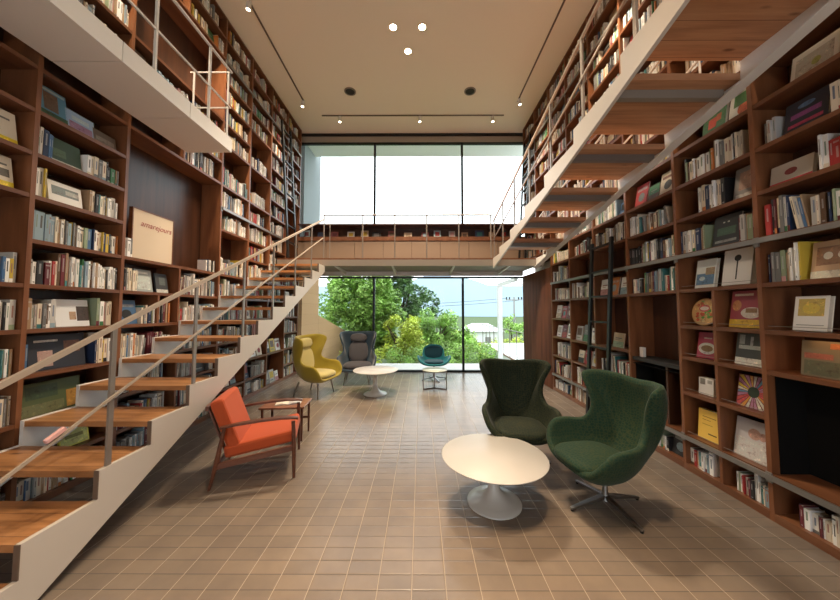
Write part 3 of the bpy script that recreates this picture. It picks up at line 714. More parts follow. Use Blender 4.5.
# low cabinet on the bridge under the upper window
YC = 7.50
lc = thing('low_cabinet', 'low beige-doored cabinet with an open book shelf under the upper window', 'cabinet', (0, YC, ZB+.002))
MB().box(XL+.03, XR-.03, .02, .36, 0, .62).build('body', W_BACK, lc)
for i in range(8):
    w = (XR-XL-.06)/8; x = XL+.03+i*w
    MB().box(x+.005, x+w-.005, 0, .0195, .03, .60).build('door', M_PANEL, lc)
MB().box(XL+.03, XR-.03, -.02, .36, .621, .72).build('counter', W_CASE, lc)
MB().box(XL+.03, XR-.03, -.02, .36, 1.02, 1.05).box(XL+.03, XR-.03, .34, .36, .721, 1.02).build('top_shelf', W_BACK, lc)
R5 = random.Random(8)
x = XL+.1
nb = 0
while x < XR-.3:
    w = R5.uniform(.15,.24); h = R5.uniform(.15,.22); c = R5.choice([('white',(.6,.6,.58)),('cream',(.55,.45,.34)),('pale blue',(.35,.47,.52)),('navy',(.03,.05,.12)),('tan',(.45,.28,.17)),('pale grey',(.4,.4,.4)),('black',(.03,.03,.03)),('maroon',(.25,.06,.06))])
    m = MB(); m.box(-w/2,w/2,0,.02,0,h,c[1]).box(-w*.3,w*.3,-.0006,0,h*.3,h*.8,R5.choice(PAL)[1])
    o = m.build('display_book', M_BOOK, loc=(x+w/2, YC+.16, ZB+.7235)); o.rotation_euler = (-.15,0,0)
    nb += 1
    tag(o, '%s book standing face out under the upper window, %s from the left' % (c[0], ORD(nb)), 'book', 'books on the footbridge cabinet')
    x += w + R5.uniform(.08,.25)

# ------------------------------------------------------------------ left stair
XS = -2.09; RUN, RISE = .373, .182
zt = lambda n: .374+RISE*(n-2); yt = lambda n: 1.626+RUN*(n-2)
st = thing('staircase', 'open staircase with orange wood treads rising along the left bookcases', 'staircase', (XS, 0, 0))
def saw():
    poly = [(yt(1)-.005, .002), (yt(1)-.005, zt(1)+.006)]
    for n in range(1, 15):
        poly.append((yt(n+1)-.005, zt(n)+.006)); 
        if n < 14: poly.append((yt(n+1)-.005, zt(n+1)+.006))
    poly.append((yt(15)-.005, 2.44)); poly.append((1.66, .002))
    return poly
MB().prism_x(saw(), 0, -.028).build('outer_stringer', M_STEEL, st)
MB().prism_x(saw(), -1.0, -1.028).build('inner_stringer', M_WHITESTEEL, st)
for n in range(1, 15):
    m = MB(); m.box(-.9995, -.0285, yt(n), yt(n+1)-.012, zt(n)-.04, zt(n)); m.build('tread', W_TREAD, st)
    MB().box(-.028, .0015, yt(n)-.012, yt(n)-.0055, zt(n)-RISE+.01 if n > 1 else .002, zt(n)+.006).build('edge_strip', M_EDGE, st)
lr = thing('stair_railing', 'slender beige steel railing on the open side of the left staircase', 'railing', (XS+.0, 0, 0))
zr = lambda y: .5+.48*y
zm = lambda y: -.01+.503*y
m_post = M_RAIL
for y in (1.32, 2.06, 2.80, 3.55, 4.25, 4.985, 5.705):
    n = int((y-yt(1))/RUN)+1
    MB().box(-.022,-.006,y-.016,y+.016,zt(n)+.007, zr(y)).build('post', M_RAIL, lr)
MB().bar((-.014, .9, zr(.9)), (-.014, 6.35, zr(6.35)), .024, .03).build('handrail', M_HAND, lr)
MB().bar((.006, .9, zm(.9)), (.006, 6.3, zm(6.3)-.02), .012, .018).build('mid_rail', M_HAND, lr)
o = MB().box(-.012,.012,-.05,.05,-.012,.014).build('ribbon_tag', mat('pink_white_ribbon', (.75,.42,.40), .7), loc=(XS+.01, 1.735, zm(1.735)+.03), bevel=.005); o.rotation_euler = (math.radians(26),0,0)
tag(o, 'small pink and white tag tied to the lower rail of the left stair', 'tag')

# ------------------------------------------------------------------ left gallery deck
dk = thing('gallery_deck', 'white steel gallery deck hanging over the left bookcases', 'balcony', (-2.52, 3.87, 3.69))
m = MB()
ys = [-1.6+.757*0]; g = [GY(-5)+0.02]
yy = [-1.4, -.65, .11, .87, 1.62, 2.41, 3.15, 3.87]
for a_, b_ in zip(yy, yy[1:]): MB().box(0, -.58, a_-3.87+.004, b_-3.87-.004, 0, .02).build('soffit_panel', M_WHITESTEEL, dk)
MB().box(-.01, -.57, -5.2, -.02, .021, .15).build('deck_core', M_DARK, dk)
for a_, b_ in zip(yy, yy[1:]): MB().box(.0, .012, a_-3.87+.004, b_-3.87-.004, 0, .175).build('fascia', M_WHITESTEEL, dk)
MB().box(0, -.58, -.012, -.0, .021, .175).build('end_fascia', M_WHITESTEEL, dk)
gr = thing('gallery_railing', 'white steel railing on the edge of the left gallery deck', 'railing', (-2.53, 3.85, 3.845))
for y in (-1.12-.72, -1.12, -.40): MB().box(-.012,.012,y-.010,y+.010,.0,.93).build('post', M_WHITESTEEL, gr)
MB().bar((0,-5.2,.93),(0,.0,.93),.024,.024).build('handrail', M_WHITESTEEL, gr)
MB().bar((0,-5.2,.44),(0,.0,.44),.016,.02).build('mid_rail', M_WHITESTEEL, gr)
for x in (-.04, -.50): MB().box(x-.008,x+.008,-.008,.008,.0,.94).build('gate_post', M_WHITESTEEL, gr)
MB().box(-.55,0,-.006,.006,.93,.945).box(-.55,0,-.006,.006,.44,.455).build('return_rail', M_WHITESTEEL, gr)

# ------------------------------------------------------------------ right stair
XO = 1.56; RR, RS = .735, .147
rs = thing('wide_staircase', 'shallow overhead staircase with knotty pine treads rising from the footbridge on the right', 'staircase', (XO, 0, 0))
zT = lambda j: 3.45-RS*j; yT = lambda j: 2.26+RR*j
low = lambda y: 3.755-.192*y
poly = [(-.7, low(-.7)), (-.7, zT(-4))]
for j in range(-4, 5):
    poly += [(yT(j+1), zT(j)), (yT(j+1), zT(j+1))]
poly += [(6.46, zT(5)), (6.46, low(6.46))]
poly[-2] = (6.46, 2.735); poly[-3] = (yT(5), 2.735)
MB().prism_x(poly, 0, .03).build('outer_stringer', M_STEEL, rs)
MB().prism_x(poly, .93, .955).build('inner_stringer', M_WHITESTEEL, rs)
m = MB(); m.prism_x([(-.7,low(-.7)),(6.46,low(6.46)),(6.46,low(6.46)+.012),(-.7,low(-.7)+.012)], .86, .9295); m.build('inner_flange', M_WHITESTEEL, rs)
for j in range(-4, 5):
    MB().box(.031, .929, yT(j)+.0, yT(j+1)-.01, zT(j)-.055, zT(j)-.001).build('tread', W_PINE, rs)
    MB().box(.031, .90, yT(j)+.10, yT(j)+.15, zT(j)-.125, zT(j)-.056).build('cross_beam', M_GREYRAIL if j != 0 else M_SLAB, rs)
rr = thing('wide_stair_railing', 'beige steel railing along the open side of the overhead right staircase', 'railing', (XO, 0, 0))
zR = lambda y: 4.83-.2*y
for y in (.68,1.39,2.107,2.826,3.55,4.27,4.98,5.70,6.38):
    j = math.floor((y-2.26)/RR); z0 = zT(j) if y < yT(5) else 2.74
    MB().box(.006,.024,y-.018,y+.018,z0+.001,zR(y)).build('post', M_RAIL, rr)
MB().bar((.015,-.7,zR(-.7)),(.015,6.45,zR(6.45)),.024,.028).build('handrail', M_HAND, rr)
MB().bar((-.006,-.7,zR(-.7)-.43),(-.006,6.45,zR(6.45)-.43),.014,.022).build('mid_rail', M_RAIL, rr)
rr2 = thing('wall_side_railing', 'thin white railing on the wall side of the overhead right staircase', 'railing', (2.505, 0, 0))
for y in (1.9,2.6,3.3,4.0,4.7,5.4,6.1):
    j = math.floor((y-2.26)/RR); MB().tube((0,y,max(2.74,zT(j))+.001),(0,y,zR(y)-.02),.009).build('post', M_WHITESTEEL, rr2)
MB().bar((0,-.7,zR(-.7)),(0,6.4,zR(6.4)),.02).bar((0,-.7,zR(-.7)-.45),(0,6.4,zR(6.4)-.45),.016).build('handrail', M_WHITESTEEL, rr2)

# ------------------------------------------------------------------ ceiling fittings
def track(p0, p1, label):
    d = Vector(p1)-Vector(p0); t = thing('light_track', label, 'light track', p0)
    MB().bar((0,0,0), d, .025, .02).build('track_bar', M_EDGE, t)
track((-2.60,-1,HC-.011),(-2.67,6.62,HC-.011), 'dark lighting track on the ceiling above the left bookcases')
track((2.22,-1,HC-.011),(2.20,6.62,HC-.011), 'dark lighting track on the ceiling above the right bookcases')
track((-2.42,7.10,HC-.011),(2.02,7.10,HC-.011), 'dark lighting track crossing the ceiling in front of the window')
def head(loc, target, label, power=TRACK_W, bulb=True, angle=75):
    t = thing('track_spotlight', label, 'spotlight', loc, group='white ceiling spotlights')
    d = (Vector(target)-Vector(loc)).normalized()
    MB().tube((0,0,0),(0,0,-.06),.008).build('stem', M_WHITESTEEL, t)
    p0 = Vector((0,0,-.07)) - d*.05; p1 = p0 + d*.13
    lh = MB().tube(p0, p1, .034, .038, 20).build('lamp_head', M_WHITESTEEL, t)
    MB().tube(p1+d*.001, p1+d*.004, .028, n=20).build('bulb', M_HEADBULB, lh)
    lamp('spot', 'SPOT', tuple(p1+d*.03), power, WARM, .05, tuple(p1+d), angle, .8, t)
HZ = HC-.022
heads = [((-2.63,4.35,HZ),(-3.1,4.6,3.2),'left track spotlight nearest the camera at the top of the photo'),
 ((-2.67,6.55,HZ),(-2.9,6.2,2.8),'left track spotlight at the window end of its track'),
 ((-1.98,7.10,HZ),(-1.9,6.6,0),'leftmost spotlight on the track in front of the window'),
 ((-.03,7.10,HZ),(0,6.6,0),'middle spotlight on the track in front of the window'),
 ((1.75,7.10,HZ),(1.7,6.6,0),'rightmost spotlight on the track in front of the window'),
 ((2.20,6.50,HZ),(2.6,6.2,3),'right track spotlight at the window end of its track')]
for h in heads: head(*h)
for y in (2.4, .6): head((-2.62,y,HZ),(-3.3,y+1.3,5.0) if y > 1 else (2.7,2.2,1.2),'left track spotlight above the gallery, out of view' if y > 1 else 'left track spotlight behind the camera', 320)
for y in (3.8, 1.6, -.4): head((2.21,y,HZ),(2.62,y+.3,4.6) if y > 0 else (-3.1,2.5,1.3),'right track spotlight over the overhead stair at %s' % ('its middle' if y > 3 else 'its top' if y > 0 else 'the rear'), 320)
for i, (x, y, lb) in enumerate(((-.47,4.82,'left of the three recessed downlights in the ceiling'),(.02,4.82,'right of the three recessed downlights in the ceiling'),(-.24,5.29,'middle recessed downlight of the three, nearest the window'))):
    t = thing('downlight', lb, 'downlight', (x,y,HC), group='recessed ceiling downlights')
    MB().lathe([(.056,-.001),(.075,-.001),(.075,-.008),(.056,-.008)],cap=False).build('rim', M_WHITESTEEL, t)
    MB().lathe([(.055,-.006),(.055,-.004)],24).build('bulb', M_BULB, t)
    lamp('downlight_lamp', 'SPOT', (0,0,-.03), DOWN_W, (1,.80,.57), .05, (0,0,-1), 105, .5, t).rotation_euler = (0,0,0)
# three more of the same downlights behind the viewer light the foreground
for x, y, lb in ((-.45,1.0,'left'),(.95,1.3,'right'),(.2,.5,'rear')):
    t = thing('downlight', '%s recessed downlight of the three above the camera' % lb, 'downlight', (x,y,HC), group='downlights above the camera')
    MB().lathe([(.044,-.006),(.044,-.004)],24).build('bulb', M_BULB, t)
    lamp('downlight_lamp', 'SPOT', (0,0,-.03), DOWN_W*1.15, (1,.70,.43), .06, None, 42, .45, t)
for x, lb in ((-1.544,'left'),(1.066,'right')):
    t = thing('air_vent', '%s round grey ceiling vent in front of the window' % lb, 'vent', (x,6.30,HC))
    MB().lathe([(.10,-.001),(.125,-.001),(.125,-.012),(.10,-.018)],32,cap=False).build('rim', M_SLAB, t)
    MB().lathe([(.098,-.008),(.05,-.016),(.03,-.014)],32).build('cone', M_DARK, t)

# ------------------------------------------------------------------ furniture
def catmull(p0,p1,p2,p3,t): return 0.5*((2*p1)+(-p0+p2)*t+(2*p0-5*p1+4*p2-p3)*t*t+(-p0+3*p1-3*p2+p3)*t**3)
def shell(stations, pole, sub=3, nt=9, ring=.04):
    """stations: list of (C1,C2,R) for the right half, front centre -> back centre"""
    S = [[Vector(p) for p in s] for s in stations]; n = len(S)
    mir = lambda s: [Vector((-p.x,p.y,p.z)) for p in s]
    full = S + [mir(s) for s in S[-2:0:-1]]; N = len(full); cols = []
    for i in range(N):
        for k in range(sub):
            t = k/sub; q = [catmull(full[i-1][c], full[i][c], full[(i+1)%N][c], full[(i+2)%N][c], t) for c in range(3)]; cols.append(q)
    pole = Vector(pole); m = MB(); vs = [pole]; K = len(cols)
    for j in range(1, nt+1):
        t = j/nt; t = t**.85
        for q in cols: vs.append(pole*(1-t)**3 + q[0]*3*t*(1-t)**2 + q[1]*3*t*t*(1-t) + q[2]*t**3)
    fs = [(0,1+i,1+(i+1)%K) for i in range(K)]
    for j in range(nt-1): fs += [(1+j*K+i, 1+(j+1)*K+i, 1+(j+1)*K+(i+1)%K, 1+j*K+(i+1)%K) for i in range(K)]
    m.add(vs, fs, None, True); return m
def pad(cx, cy, cz, a_, b_, c_, n=3.0, tilt=0, nu=28, nv=14):
    m = MB(); vs = []; R = Matrix.Rotation(tilt,3,'X')
    sp = lambda v, e: math.copysign(abs(v)**e, v)
    e = 2/n
    for j in range(nv+1):
        ph = -PI/2+PI*j/nv
        for i in range(nu):
            th = 2*PI*i/nu; p = Vector((a_*sp(math.cos(ph),.7)*sp(math.cos(th),e), b_*sp(math.cos(ph),.7)*sp(math.sin(th),e), c_*sp(math.sin(ph),.8)))
            vs.append(R@p + Vector((cx,cy,cz)))
    fs = [(j*nu+i, j*nu+(i+1)%nu, (j+1)*nu+(i+1)%nu, (j+1)*nu+i) for j in range(nv) for i in range(nu)]
    m.add(vs, fs, None, True); return m
def star_base(t, z0, r, rot=0, nleg=4, mt=M_ALU):
    MB().lathe([(.045,.05),(.03,.075),(.022,.10),(.020,z0)],20).build('column', mt, t)
    for k in range(nleg):
        a_ = rot+2*PI*k/nleg; d = Vector((math.cos(a_),math.sin(a_),0)); sd = Vector((-d.y,d.x,0))
        m = MB(); p0 = d*.02+Vector((0,0,.075)); p1 = d*r+Vector((0,0,.022))
        vs = [p0-sd*.022-Vector((0,0,.02)),p0+sd*.022-Vector((0,0,.02)),p0+sd*.022+Vector((0,0,.012)),p0-sd*.022+Vector((0,0,.012)),
              p1-sd*.014-Vector((0,0,.008)),p1+sd*.014-Vector((0,0,.008)),p1+sd*.014+Vector((0,0,.006)),p1-sd*.014+Vector((0,0,.006))]
        m.add(vs, [(0,3,2,1),(4,5,6,7),(0,1,5,4),(1,2,6,5),(2,3,7,6),(3,0,4,7)]); lg = m.build('leg', mt, t, bevel=.004)
        MB().tube(d*(r-.012), d*(r-.012)+Vector((0,0,.014)), .012, n=12).build('foot', M_BLACK, lg)
EGG = [((0,.10,.27),(0,.26,.29),(0,.35,.37)), ((.10,.12,.27),(.17,.26,.29),(.22,.34,.385)), ((.17,.12,.26),(.27,.24,.33),(.325,.31,.48)),
 ((.18,.06,.25),(.32,.16,.36),(.365,.23,.585)), ((.18,-.02,.25),(.33,.06,.40),(.36,.09,.605)), ((.17,-.10,.26),(.28,-.09,.45),(.31,-.045,.61)),
 ((.16,-.16,.27),(.25,-.22,.52),(.28,-.115,.73)), ((.14,-.22,.28),(.25,-.34,.62),(.315,-.10,.90)), ((.11,-.27,.29),(.27,-.40,.70),(.38,-.09,1.01)), ((.08,-.29,.29),(.22,-.42,.72),(.33,-.22,1.045)), ((.04,-.30,.29),(.11,-.43,.70),(.16,-.32,1.035)), ((0,-.31,.30),(0,-.44,.66),(0,-.34,1.02))]
def egg_chair(loc, face, m, label, base_rot):
    t = thing('wingback_swivel_chair', label, 'chair', (*loc,0), math.atan2(face[1],face[0])-PI/2)
    shell(EGG, (0,-.0,.255)).build('shell', m, t, solid=.055, subs=1)
    pad(0,.10,.385,.265,.27,.065).build('seat_cushion', m, t)
    star_base(t, .27, .33, base_rot)
    return t
def face_rot(face, world_angle): return world_angle-(math.atan2(face[1],face[0])-PI/2)
f1 = (-.985,-.16); egg_chair((1.52,2.56), f1, M_EGG, 'green scale-patterned winged swivel chair at the right, nearest the camera', face_rot(f1, math.radians(-77)))
f2 = (-.12,-.99); egg_chair((1.03,3.27), f2, M_EGG_SHADED, 'shade-darkened green winged swivel chair behind the near white round table', face_rot(f2, math.radians(-8)))
RO = [((0,.2,.28),(0,.32,.29),(0,.36,.34)), ((.16,.2,.27),(.28,.32,.29),(.31,.36,.36)), ((.26,.15,.25),(.38,.28,.33),(.39,.35,.47)),
 ((.30,.05,.24),(.41,.14,.40),(.41,.25,.60)), ((.30,-.05,.24),(.40,-.02,.44),(.385,.05,.62)), ((.27,-.15,.25),(.34,-.16,.50),(.33,-.08,.69)),
 ((.22,-.26,.26),(.34,-.30,.62),(.33,-.04,.86)), ((.18,-.30,.27),(.34,-.38,.72),(.40,.00,1.06)), ((.10,-.33,.28),(.25,-.42,.80),(.36,-.18,1.13)), ((0,-.34,.28),(0,-.44,.70),(0,-.33,1.12))]
def ro_chair(loc, face, ms, mc, label):
    t = thing('high_back_armchair', label, 'chair', (*loc,0), math.atan2(face[1],face[0])-PI/2)
    shell(RO, (0,-.02,.27)).build('shell', ms, t, solid=.04, subs=1)
    pad(0,.05,.39,.30,.31,.075).build('seat_cushion', mc, t)
    pad(0,-.21,.66,.22,.06,.25,tilt=math.radians(12)).build('back_cushion', mc, t)
    pad(0,-.235,.97,.19,.065,.10,tilt=math.radians(8)).build('headrest', mc, t)
    for sx in (-1,1):
        for sy in (-1,1):
            MB().tube((sx*.22,sy*.20,.27),(sx*.27,sy*.26+(-.02),.0),.018,.011).build('leg', M_GREYLEG, t)
ro_chair((-2.03,5.82), (.97,-.25), M_MUST, M_MUSTL, 'mustard yellow high-backed wing armchair at the left beneath the stair top')
ro_chair((-1.42,6.78), (.12,-.99), M_NAVY, M_NAVYC, 'navy and charcoal high-backed wing armchair in front of the window')
SWAN = [((0,.16,.36),(0,.24,.35),(0,.29,.39)), ((.1,.16,.36),(.18,.24,.35),(.2,.28,.41)), ((.2,.1,.35),(.31,.18,.37),(.33,.20,.49)),
 ((.22,.0,.35),(.36,.05,.38),(.375,.09,.57)), ((.2,-.08,.35),(.32,-.06,.42),(.34,-.05,.55)), ((.16,-.14,.35),(.25,-.18,.42),(.26,-.17,.51)),
 ((.13,-.2,.36),(.24,-.28,.48),(.25,-.26,.62)), ((.1,-.24,.36),(.2,-.32,.55),(.22,-.31,.72)), ((.05,-.25,.36),(.12,-.34,.58),(.13,-.34,.77)), ((0,-.26,.36),(0,-.35,.56),(0,-.34,.785))]
t = thing('low_swivel_chair', 'teal rounded low swivel chair in front of the window', 'chair', (.30,7.05,0), math.atan2(-.99,.0)-PI/2)
shell(SWAN,(0,0,.36)).build('shell', M_TEAL, t, solid=.04, subs=1)
pad(0,.04,.425,.22,.21,.035).build('seat_cushion', M_TEALD, t)
m = pad(0,-.262,.60,.215,.04,.15,tilt=math.radians(10)); m.build('back_cushion', M_TEALD, t)
star_base(t, .35, .30, math.radians(20))
# tulip tables
def tulip(loc, r, h, label, mt, mb_):
    t = thing('pedestal_table', label, 'table', (*loc,0))
    MB().lathe([(.02,h-.022),(r-.03,h-.020),(r-.004,h-.008),(r,h-.003),(r-.003,h),(0.0001,h)],64).build('tabletop', mt, t)
    rb = .225 if r > .4 else .20
    MB().lathe([(rb,.0),(rb,.006),(rb*.96,.014),(rb*.75,.028),(rb*.45,.052),(rb*.25,.10),(rb*.15,.17),(rb*.13,h*.6),(rb*.18,h*.8),(rb*.42,h-.0225)],48).build('pedestal', mb_, t)
tulip((.612,2.60), .437, .385, 'white round pedestal coffee table nearest the camera, before the green chairs', M_WHITE, M_BASEW)
tulip((-.88,5.86), .43, .46, 'white round pedestal table between the yellow and navy armchairs', M_WHITE, M_BASEW)
# small sled table
t = thing('side_table', 'small pale round side table on a dark steel sled in front of teal chair', 'table', (.28,6.20,0))
MB().lathe([(.02,.385),(.25,.385),(.255,.392),(.255,.402),(0.0001,.405)],40).build('tabletop', M_GLASSTOP, t)
m = MB()
for x in (-.235,.235): m.bar((x,-.03,.0),(x,-.03,.384),.02,.02); 
m.bar((-.235,-.03,.01),(0,.08,.01),.02,.02).bar((.235,-.03,.01),(0,.08,.01),.02,.02).bar((0,.08,.01),(0,.08,.384),.02,.02).build('sled_frame', M_RAIL, t)
# orange lounge chair, faces local +X
a0 = math.atan2(.21,.65)
t = thing('lounge_chair', 'orange cushioned lounge chair with dark wooden frame beside the left stair', 'chair', (-1.63,3.15,0), a0)
for s in (-1,1):
    y = s*.31
    MB().tube((.33,y,.0),(.325,y,.30),.013,.021).tube((.325,y,.30),(.315,y,.535),.021,.017).build('front_leg', W_TEAK, t)
    MB().tube((-.37,y,.0),(-.315,y,.25),.013,.021).tube((-.315,y,.25),(-.265,y,.53),.021,.016).build('rear_leg', W_TEAK, t)
    m = MB(); pts = [(-.30,.528,.022),(-.15,.548,.028),(.05,.562,.032),(.20,.566,.032),(.32,.556,.026),(.36,.546,.018)]; vs = []
    for (x,z,w) in pts: vs += [(x,y-w,z),(x,y+w,z),(x,y+w,z+.022),(x,y-w,z+.022)]
    fs = [(4*i+a_,4*i+(a_+1)%4,4*i+4+(a_+1)%4,4*i+4+a_) for i in range(5) for a_ in range(4)]+[(3,2,1,0),(20,21,22,23)]
    m.add(vs,fs).build('armrest', W_TEAK, t, bevel=.006)
    MB().bar((-.325,y,.20),(.325,y,.285),.022,.05).build('side_rail', W_TEAK, t)
MB().bar((-.30,-.30,.215),(-.30,.30,.215),.022,.045).bar((.31,-.30,.285),(.31,.30,.285),.022,.045).build('cross_rail', W_TEAK, t)
def cushion(m, cen, L, W, H, ang):
    R = Matrix.Translation(cen) @ Matrix.Rotation(ang,4,'Y'); m.M = R; m.box(-L/2,L/2,-W/2,W/2,-H/2,H/2); m.M = None; return m
cushion(MB(), (.03,0,.335), .62, .54, .115, math.radians(-8)).build('seat_cushion', M_ORANGE, t, bevel=.028)
cushion(MB(), (-.275,0,.545), .48, .53, .115, math.radians(70)).build('back_cushion', M_ORANGE, t, bevel=.028)
m = MB()
for y in (-.20,-.1,0,.1,.20): m.bar((-.27,y,.27),(-.425,y,.70),.03,.014)
m.bar((-.425,-.24,.70),(-.425,.24,.70),.03,.04).build('back_slats', W_TEAK, t)
# wooden side table + magazine
t = thing('wooden_side_table', 'reddish wooden side table behind the orange lounge chair', 'table', (-1.72,3.90,0), a0*.3)
MB().box(-.27,.27,-.19,.19,.395,.42).build('tabletop', W_TABLE, t, bevel=.006)
for sx in (-1,1):
    for sy in (-1,1): MB().tube((sx*.235,sy*.155,0),(sx*.235,sy*.155,.394),.012,.016).build('leg', W_TEAK, t)
MB().box(-.235,.235,-.165,-.145,.17,.20).box(-.235,.235,.145,.165,.17,.20).build('stretcher', W_TEAK, t)
mg = thing('open_magazine', 'open white magazine on the small wooden side table', 'magazine', (-1.70,3.92,.4215), .3)
for s in (-1,1):
    m = MB(); m.add([(0,-.11,.004),(s*.07,-.11,.022),(s*.15,-.11,.006),(s*.15,.11,.006),(s*.07,.11,.022),(0,.11,.004),(0,-.11,.0),(s*.15,-.11,.0),(s*.15,.11,0),(0,.11,0)],
      [(0,1,4,5),(1,2,3,4),(6,7,8,9),(0,6,7,2,1),(5,4,3,8,9),(2,7,8,3)]).build('page_stack', M_PAGES if s < 0 else M_WHITE, mg)

# ------------------------------------------------------------------ outside
def ext(o, label, cat): return tag(o, label, cat)
struct(MB().box(-6, 8, YW+.14, 9.25, -.2, -.01).build('trim_4', M_TERR), 'pale concrete terrace outside the lower window', 'terrace')
m = MB(); m.prism_x([(YW+.15,-.009),(9.42,-.009),(9.42,2.7),(YW+.15,2.7)], -3.6, -3.22)
struct(m.build('wall_outside', M_STONE), 'tall tan stone wing wall outside the window at left', 'wall')
m = MB(); m.prism_x([(9.43,-1.5),(14.0,-1.5),(14.0,.50),(9.43,1.45)], -3.6, -3.22)
ext(m.build('garden_wall', M_STONE), 'tan stone garden wall with sloping top left of the trees', 'wall')
G = MB(); G.add([(-60,9.26,-.7),(60,9.26,-.7),(60,60,-3),(-60,60,-3),(400,420,-6),(-400,420,-6)], [(0,1,2,3),(3,2,4,5)])
o = G.build('ground', M_GROUND); o['kind'] = 'structure'; o['label'] = 'green sloping ground beyond the terrace'; o['category'] = 'ground'
m = MB(); m.prism_x([(YW+.15,2.701),(9.42,2.701),(9.42,7.5),(YW+.15,7.5)], -3.6, -3.22)
struct(m.build('wall_outside_upper', mat('pale_grey_render', (.30,.33,.34), .9)), 'pale grey upper part of the wing wall outside the high window', 'wall')
# mountains
random.seed(4)
def ridge(y, h, label, base=-5):
    m = MB(); n = 90; top = []; vs = []
    for i in range(n+1):
        x = -420+840*i/n
        hh = h*(.80+.14*math.sin(x/60.+1.2)+.08*math.sin(x/23.+.4)+.03*math.sin(x/9.)) + random.uniform(-.4,.4)
        for q, (dy, f) in enumerate(((0,0),(25,.35),(55,.7),(85,1.0),(150,.6))): vs.append((x, y+dy+6*math.sin(x/17.+q), base+(hh-base)*f+(random.uniform(-1,1) if 0 < q < 3 else 0)))
    fs = [(i*5+q,(i+1)*5+q,(i+1)*5+q+1,i*5+q+1) for i in range(n) for q in range(4)]
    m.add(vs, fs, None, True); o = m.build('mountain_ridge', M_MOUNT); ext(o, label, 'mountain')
ridge(330, 50, 'haze-blue wooded mountain ridge on the horizon beyond the trees')
# trees
def tree(name, label, blobs, n, size, mt, base, seed, bark=True):
    R_ = random.Random(seed); t = thing(name, label, 'tree' if bark else 'bush', base)
    m = MB()
    tot = sum(b[3]*b[4]*b[5] for b in blobs)
    for (x,y,z,rx,ry,rz) in blobs:
        # lumpy crown: sub clumps on the surface of the ellipsoid
        k = max(6, int(26*rx*rz)); cl = []
        for _ in range(k):
            u = R_.uniform(-1,1); a_ = R_.uniform(0,2*PI); s = math.sqrt(1-u*u); q = R_.uniform(.55,1)
            cl.append((x+rx*s*math.cos(a_)*q, y+ry*s*math.sin(a_)*q, z+rz*u*q, R_.uniform(.18,.38)))
        for _ in range(int(n*(rx*ry*rz)/tot)):
            c = R_.choice(cl); v = Vector((R_.gauss(0,1),R_.gauss(0,1),R_.gauss(0,1))).normalized()*c[3]*R_.uniform(.6,1.05)
            p = Vector((c[0],c[1],c[2]))+v - Vector(base)
            a1 = Vector((R_.uniform(-1,1),R_.uniform(-1,1),R_.uniform(-.6,.6))).normalized(); b1 = a1.cross(Vector((R_.uniform(-1,1),R_.uniform(-1,1),1))).normalized()
            s = size*R_.uniform(.6,1.2)
            m.add([p-a1*s, p-b1*s*.45, p+a1*s, p+b1*s*.45], [(0,1,2,3)])
    m.build('foliage', mt, t)
    b0 = blobs[0]
    if bark:
        mk = MB(); top = Vector((b0[0],b0[1],b0[2]))-Vector(base)
        mk.tube((0,0,0), top, .11, .05, 8)
        for i in range(7):
            a_ = R_.uniform(0,2*PI); d = Vector((math.cos(a_)*b0[3]*.7, math.sin(a_)*b0[4]*.7, R_.uniform(.1,.8)*b0[5]))
            mk.tube(top*(.5+.07*i), top+d, .04, .012, 6)
        mk.build('trunk', M_BARK, t)
    else:
        mk = MB()
        for i in range(5):
            a_ = R_.uniform(0,2*PI); mk.tube((0,0,0),(math.cos(a_)*.3,math.sin(a_)*.2,.5),.015,.006,6)
        mk.build('stem', M_BARK, t)
tree('leafy_tree', 'broad leafy green tree seen through the left lower pane', [(-2.1,13.2,1.7,1.05,1.2,1.6),(-3.4,12.9,2.2,1.2,1.0,1.05),(-3.6,15.6,2.2,1.3,1,1.8),(-1.7,13.6,2.2,1.0,.9,1.1),(-1.8,12.6,.9,1.0,.9,1.1),(-2.35,12.9,.2,.75,.8,.9)], 34000, .10, MATS['mid_leaf'], (-2.6,13.3,-1), 1)
tree('dark_tree', 'tall dark green tree rising behind the others at the left mullion', [(-1.0,17.5,2.4,1.3,1.2,1.7),(-.1,18,1.5,1.2,1,1.3),(-2.2,17.6,3.2,1.5,1.2,1.5),(-2.4,18,2.0,1.2,1.2,1.6)], 17000, .125, MATS['dark_leaf'], (-1.2,17.6,-1.6), 2)
tree('yellow_green_tree', 'small yellow-green tree just right of the left mullion', [(-.80,11.6,.45,.75,.6,1.0),(-.4,11.4,-.1,.7,.5,.6)], 8000, .065, MATS['yellow_leaf'], (-.75,11.6,-.9), 3)
tree('feathery_tree', 'light green feathery tree behind the teal chair', [(.75,13.4,.55,1.0,.8,1.05),(.1,13.6,.4,.8,.7,1.0),(1.5,13.6,.15,.8,.7,.75)], 16000, .07, MATS['fresh_leaf'], (.7,13.5,-1), 4)
tree('round_bush', 'low clipped green bush below the right window pane', [(2.1,11.2,-.05,.9,.5,.52),(1.2,10.9,-.1,.7,.5,.5)], 5000, .045, MATS['fresh_leaf'], (1.8,11.1,-.8), 5, False)
tree('hedge_bush', 'low mixed bush at the terrace edge behind the teal chair', [(.2,10.5,-.15,.8,.5,.5),(-.9,10.3,-.2,.7,.4,.5)], 4000, .045, MATS['mid_leaf'], (-.2,10.4,-.8), 6, False)
tree('terrace_bush', 'yellowish bush at the terrace edge behind the navy armchair', [(-2.1,10.4,-.1,.8,.5,.6)], 3000, .05, MATS['yellow_leaf'], (-2.1,10.4,-.8), 7, False)
tree('roadside_tree', 'distant small green tree beside the utility pole', [(10.2,34,-.0,1.2,1,1.1),(12.5,35,-.6,1.8,1,.9)], 2500, .13, MATS['fresh_leaf'], (10.2,34,-2.2), 8)
